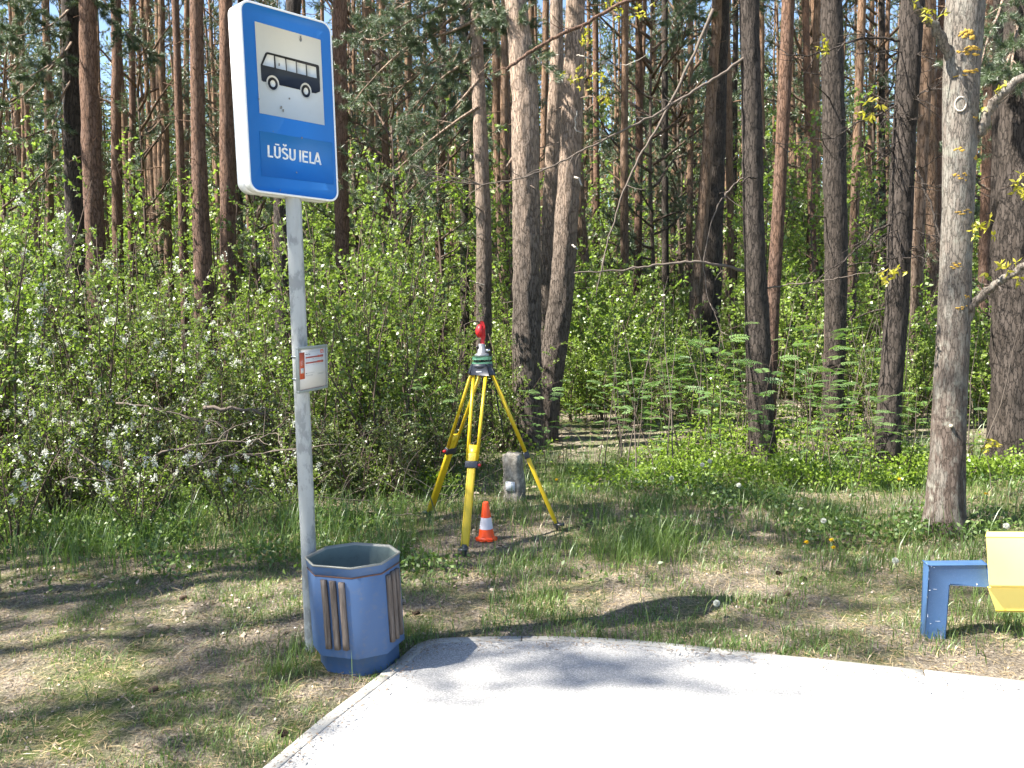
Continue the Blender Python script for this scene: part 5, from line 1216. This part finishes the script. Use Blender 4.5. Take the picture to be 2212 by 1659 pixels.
# ------------------------------------------------------------------ concrete marker post
pc = G(1112, 1083); pc.z = gz1(pc.x, pc.y); pt = AT(1107, 980, pc.y); hP = pt.z - pc.z; wP = 38 * pc.y / FPX; print('POST', pc, hP, wP)
post = empty('concrete_post', pc, 'short weathered concrete post with a small pale plate behind the tripod legs', 'post', rot=(0, 0, math.radians(-20)))
g = Geo(); k = 26; nn_ = 8; V = []
for i in range(k + 1):
    t = i / k; z = -.05 + (hP + .05) * t; w = wP * (.56 - .08 * t) * (1 if t < .96 else .94); ch = .82
    for j in range(32):
        a = j / 32 * 2 * math.pi; c_, s_ = math.cos(a), math.sin(a); m_ = max(abs(c_), abs(s_)); r = w / max(m_, .0) * min(1, ch + .18 * (1 - abs(abs(c_) - abs(s_)))); r = w / m_ * (1 if abs(abs(c_) - abs(s_)) > .15 else .93)
        nse = float(fnoise(np.array([c_ * 3]), np.array([s_ * 3]), np.array([z * 14]))[0] - .5) * .032
        V.append(((r + nse) * c_ + shear.x * 0 - .012 * t, (r + nse) * s_, z + (nse * .8 if i == k else 0)))
Q = [[i * 32 + j, i * 32 + (j + 1) % 32, i * 32 + 32 + (j + 1) % 32, i * 32 + 32 + j] for i in range(k) for j in range(32)]; V.append((-.012, 0, hP + .006)); T = [[len(V) - 1, k * 32 + j, k * 32 + (j + 1) % 32] for j in range(32)]
g.add(V, Q, T); link('shaft', g.mesh('shaft', M['concrete'], False), post)
g = Geo(); box(g, (-.006, -wP * .56 - .008, hP * .34), (.085, .003, .085)); pl = link('plate', g.mesh('plate', M['plate']), post)
g = Geo()
for (x, z) in ((-.036, .035), (.026, .035), (-.036, -.035), (.026, -.035)): tube(g, np.array([[x - .001, -wP * .56 - .0090, hP * .34 + z], [x - .001, -wP * .56 - .013, hP * .34 + z]]), .004, 8)
link('screw', g.mesh('screw', M['ycap']), pl)

# ------------------------------------------------------------------ bench: blue frame, yellow plastic seat
lb = G(2022, 1378); dB = lb.y
bench = empty('bench', lb, 'bench with a blue square-tube frame and a thick yellow plastic seat at the path edge', 'bench')
# frame outline in its own vertical plane, turned a little so its left side shows
fo = [(2006, 1207 + 14), (2132, 1220), (2134, 1266), (2051, 1263), (2041, 1388), (2000, 1388)]
fn = Vector((-.13, -1, 0)).normalized(); po = AT(2022, 1378, dB); po = Vector((po.x, dB, 0))
PT = [hitplane(u, v, po, fn) for u, v in fo]; g = Geo(); prism(g, PT[::-1] if True else PT, -fn * .075)
fr_ = bevel(link('frame', g.mesh('frame', M['bench'], False, lb), bench), .006, 3)
g = Geo()
for (u, v, w, h) in [(2012, 1224, 4, 2), (2018, 1226, 3, 2), (2007, 1232, 2, 5), (2006, 1250, 2, 6), (2110, 1262, 4, 5), (2008, 1275, 5, 1.5), (2020, 1273, 10, .8), (2010, 1347, 4, 1.5), (2026, 1342, 16, .8), (2003, 1290, 1.5, 5), (2004, 1330, 1.5, 7)]:
    P = [hitplane(u + w * .5 * math.cos(-i / 7 * 6.28) * rng.uniform(.6, 1.1), v + h * .5 * math.sin(-i / 7 * 6.28), po + fn * .0012, fn) for i in range(7)]; prism(g, P[::-1], -fn * .002)
link('paint_chips', g.mesh('paint_chips', M['chip'], False, lb), fr_)
sn = Vector((-.10, -1, 0)).normalized(); so = po + fn * .055; rt = Vector((-sn.y, sn.x, 0)) * -1
if rt.x < 0: rt = -rt
K = lambda u, v, off=0: hitplane(u, v, so + sn * off, sn)
# profile of the moulded seat at its left end, extruded along the bench to the right
A0 = K(2132, 1157); sc_ = dB / FPX
def sp(x, z, off): return Vector((0, 0, 0)) + A0 + rt * x + Vector((0, 0, z)) + sn * off
g = Geo(); Lb = 1.6; hh = (1322 - 1150) * sc_ * 1.0
front = [(0.0, 0.0), (Lb, 0.0), (Lb, -hh), (.078, -hh), (.014, -hh * .66), (.005, -hh * .60)]
# body: back slab leaning back with front face above, skirt below
prof = [(-.085, .002), (-.06, .0), (-.043, -.012), (.035, -hh * .60), (.035, -hh * .63), (.012, -hh * .66), (.0, -hh * .97), (-.015, -hh), (-.06, -hh)]   # (toward camera, z)
V = []; endx = [.040, .029, .020, .008, .010, .012, .060, .075, .085]
n_p = len(prof)
for xx in (0, 1):
    for (o_, z_), ex0 in zip(prof, endx): V.append(tuple(sp(ex0 if xx == 0 else Lb, z_, o_)))
Q = [[i, (i + 1) % n_p, n_p + (i + 1) % n_p, n_p + i] for i in range(n_p)]
from mathutils.geometry import tessellate_polygon
tt_ = tessellate_polygon([[Vector((o_, z_, 0)) for o_, z_ in prof]]); T = [list(t) for t in tt_] + [[n_p + t[2], n_p + t[1], n_p + t[0]] for t in tt_]
g.add(V, Q, T); bevel(link('seat', g.mesh('seat', M['yplast'], False, lb), bench), .014, 4)
g = Geo(); prism(g, [p + rt * 1.35 for p in [PT[0], PT[3] + Vector((0, 0, 0)), PT[4], PT[5]]][::-1], -fn * .075)
bevel(link('leg', g.mesh('leg', M['bench'], False, lb), bench), .006, 3)
print('BENCH', lb)
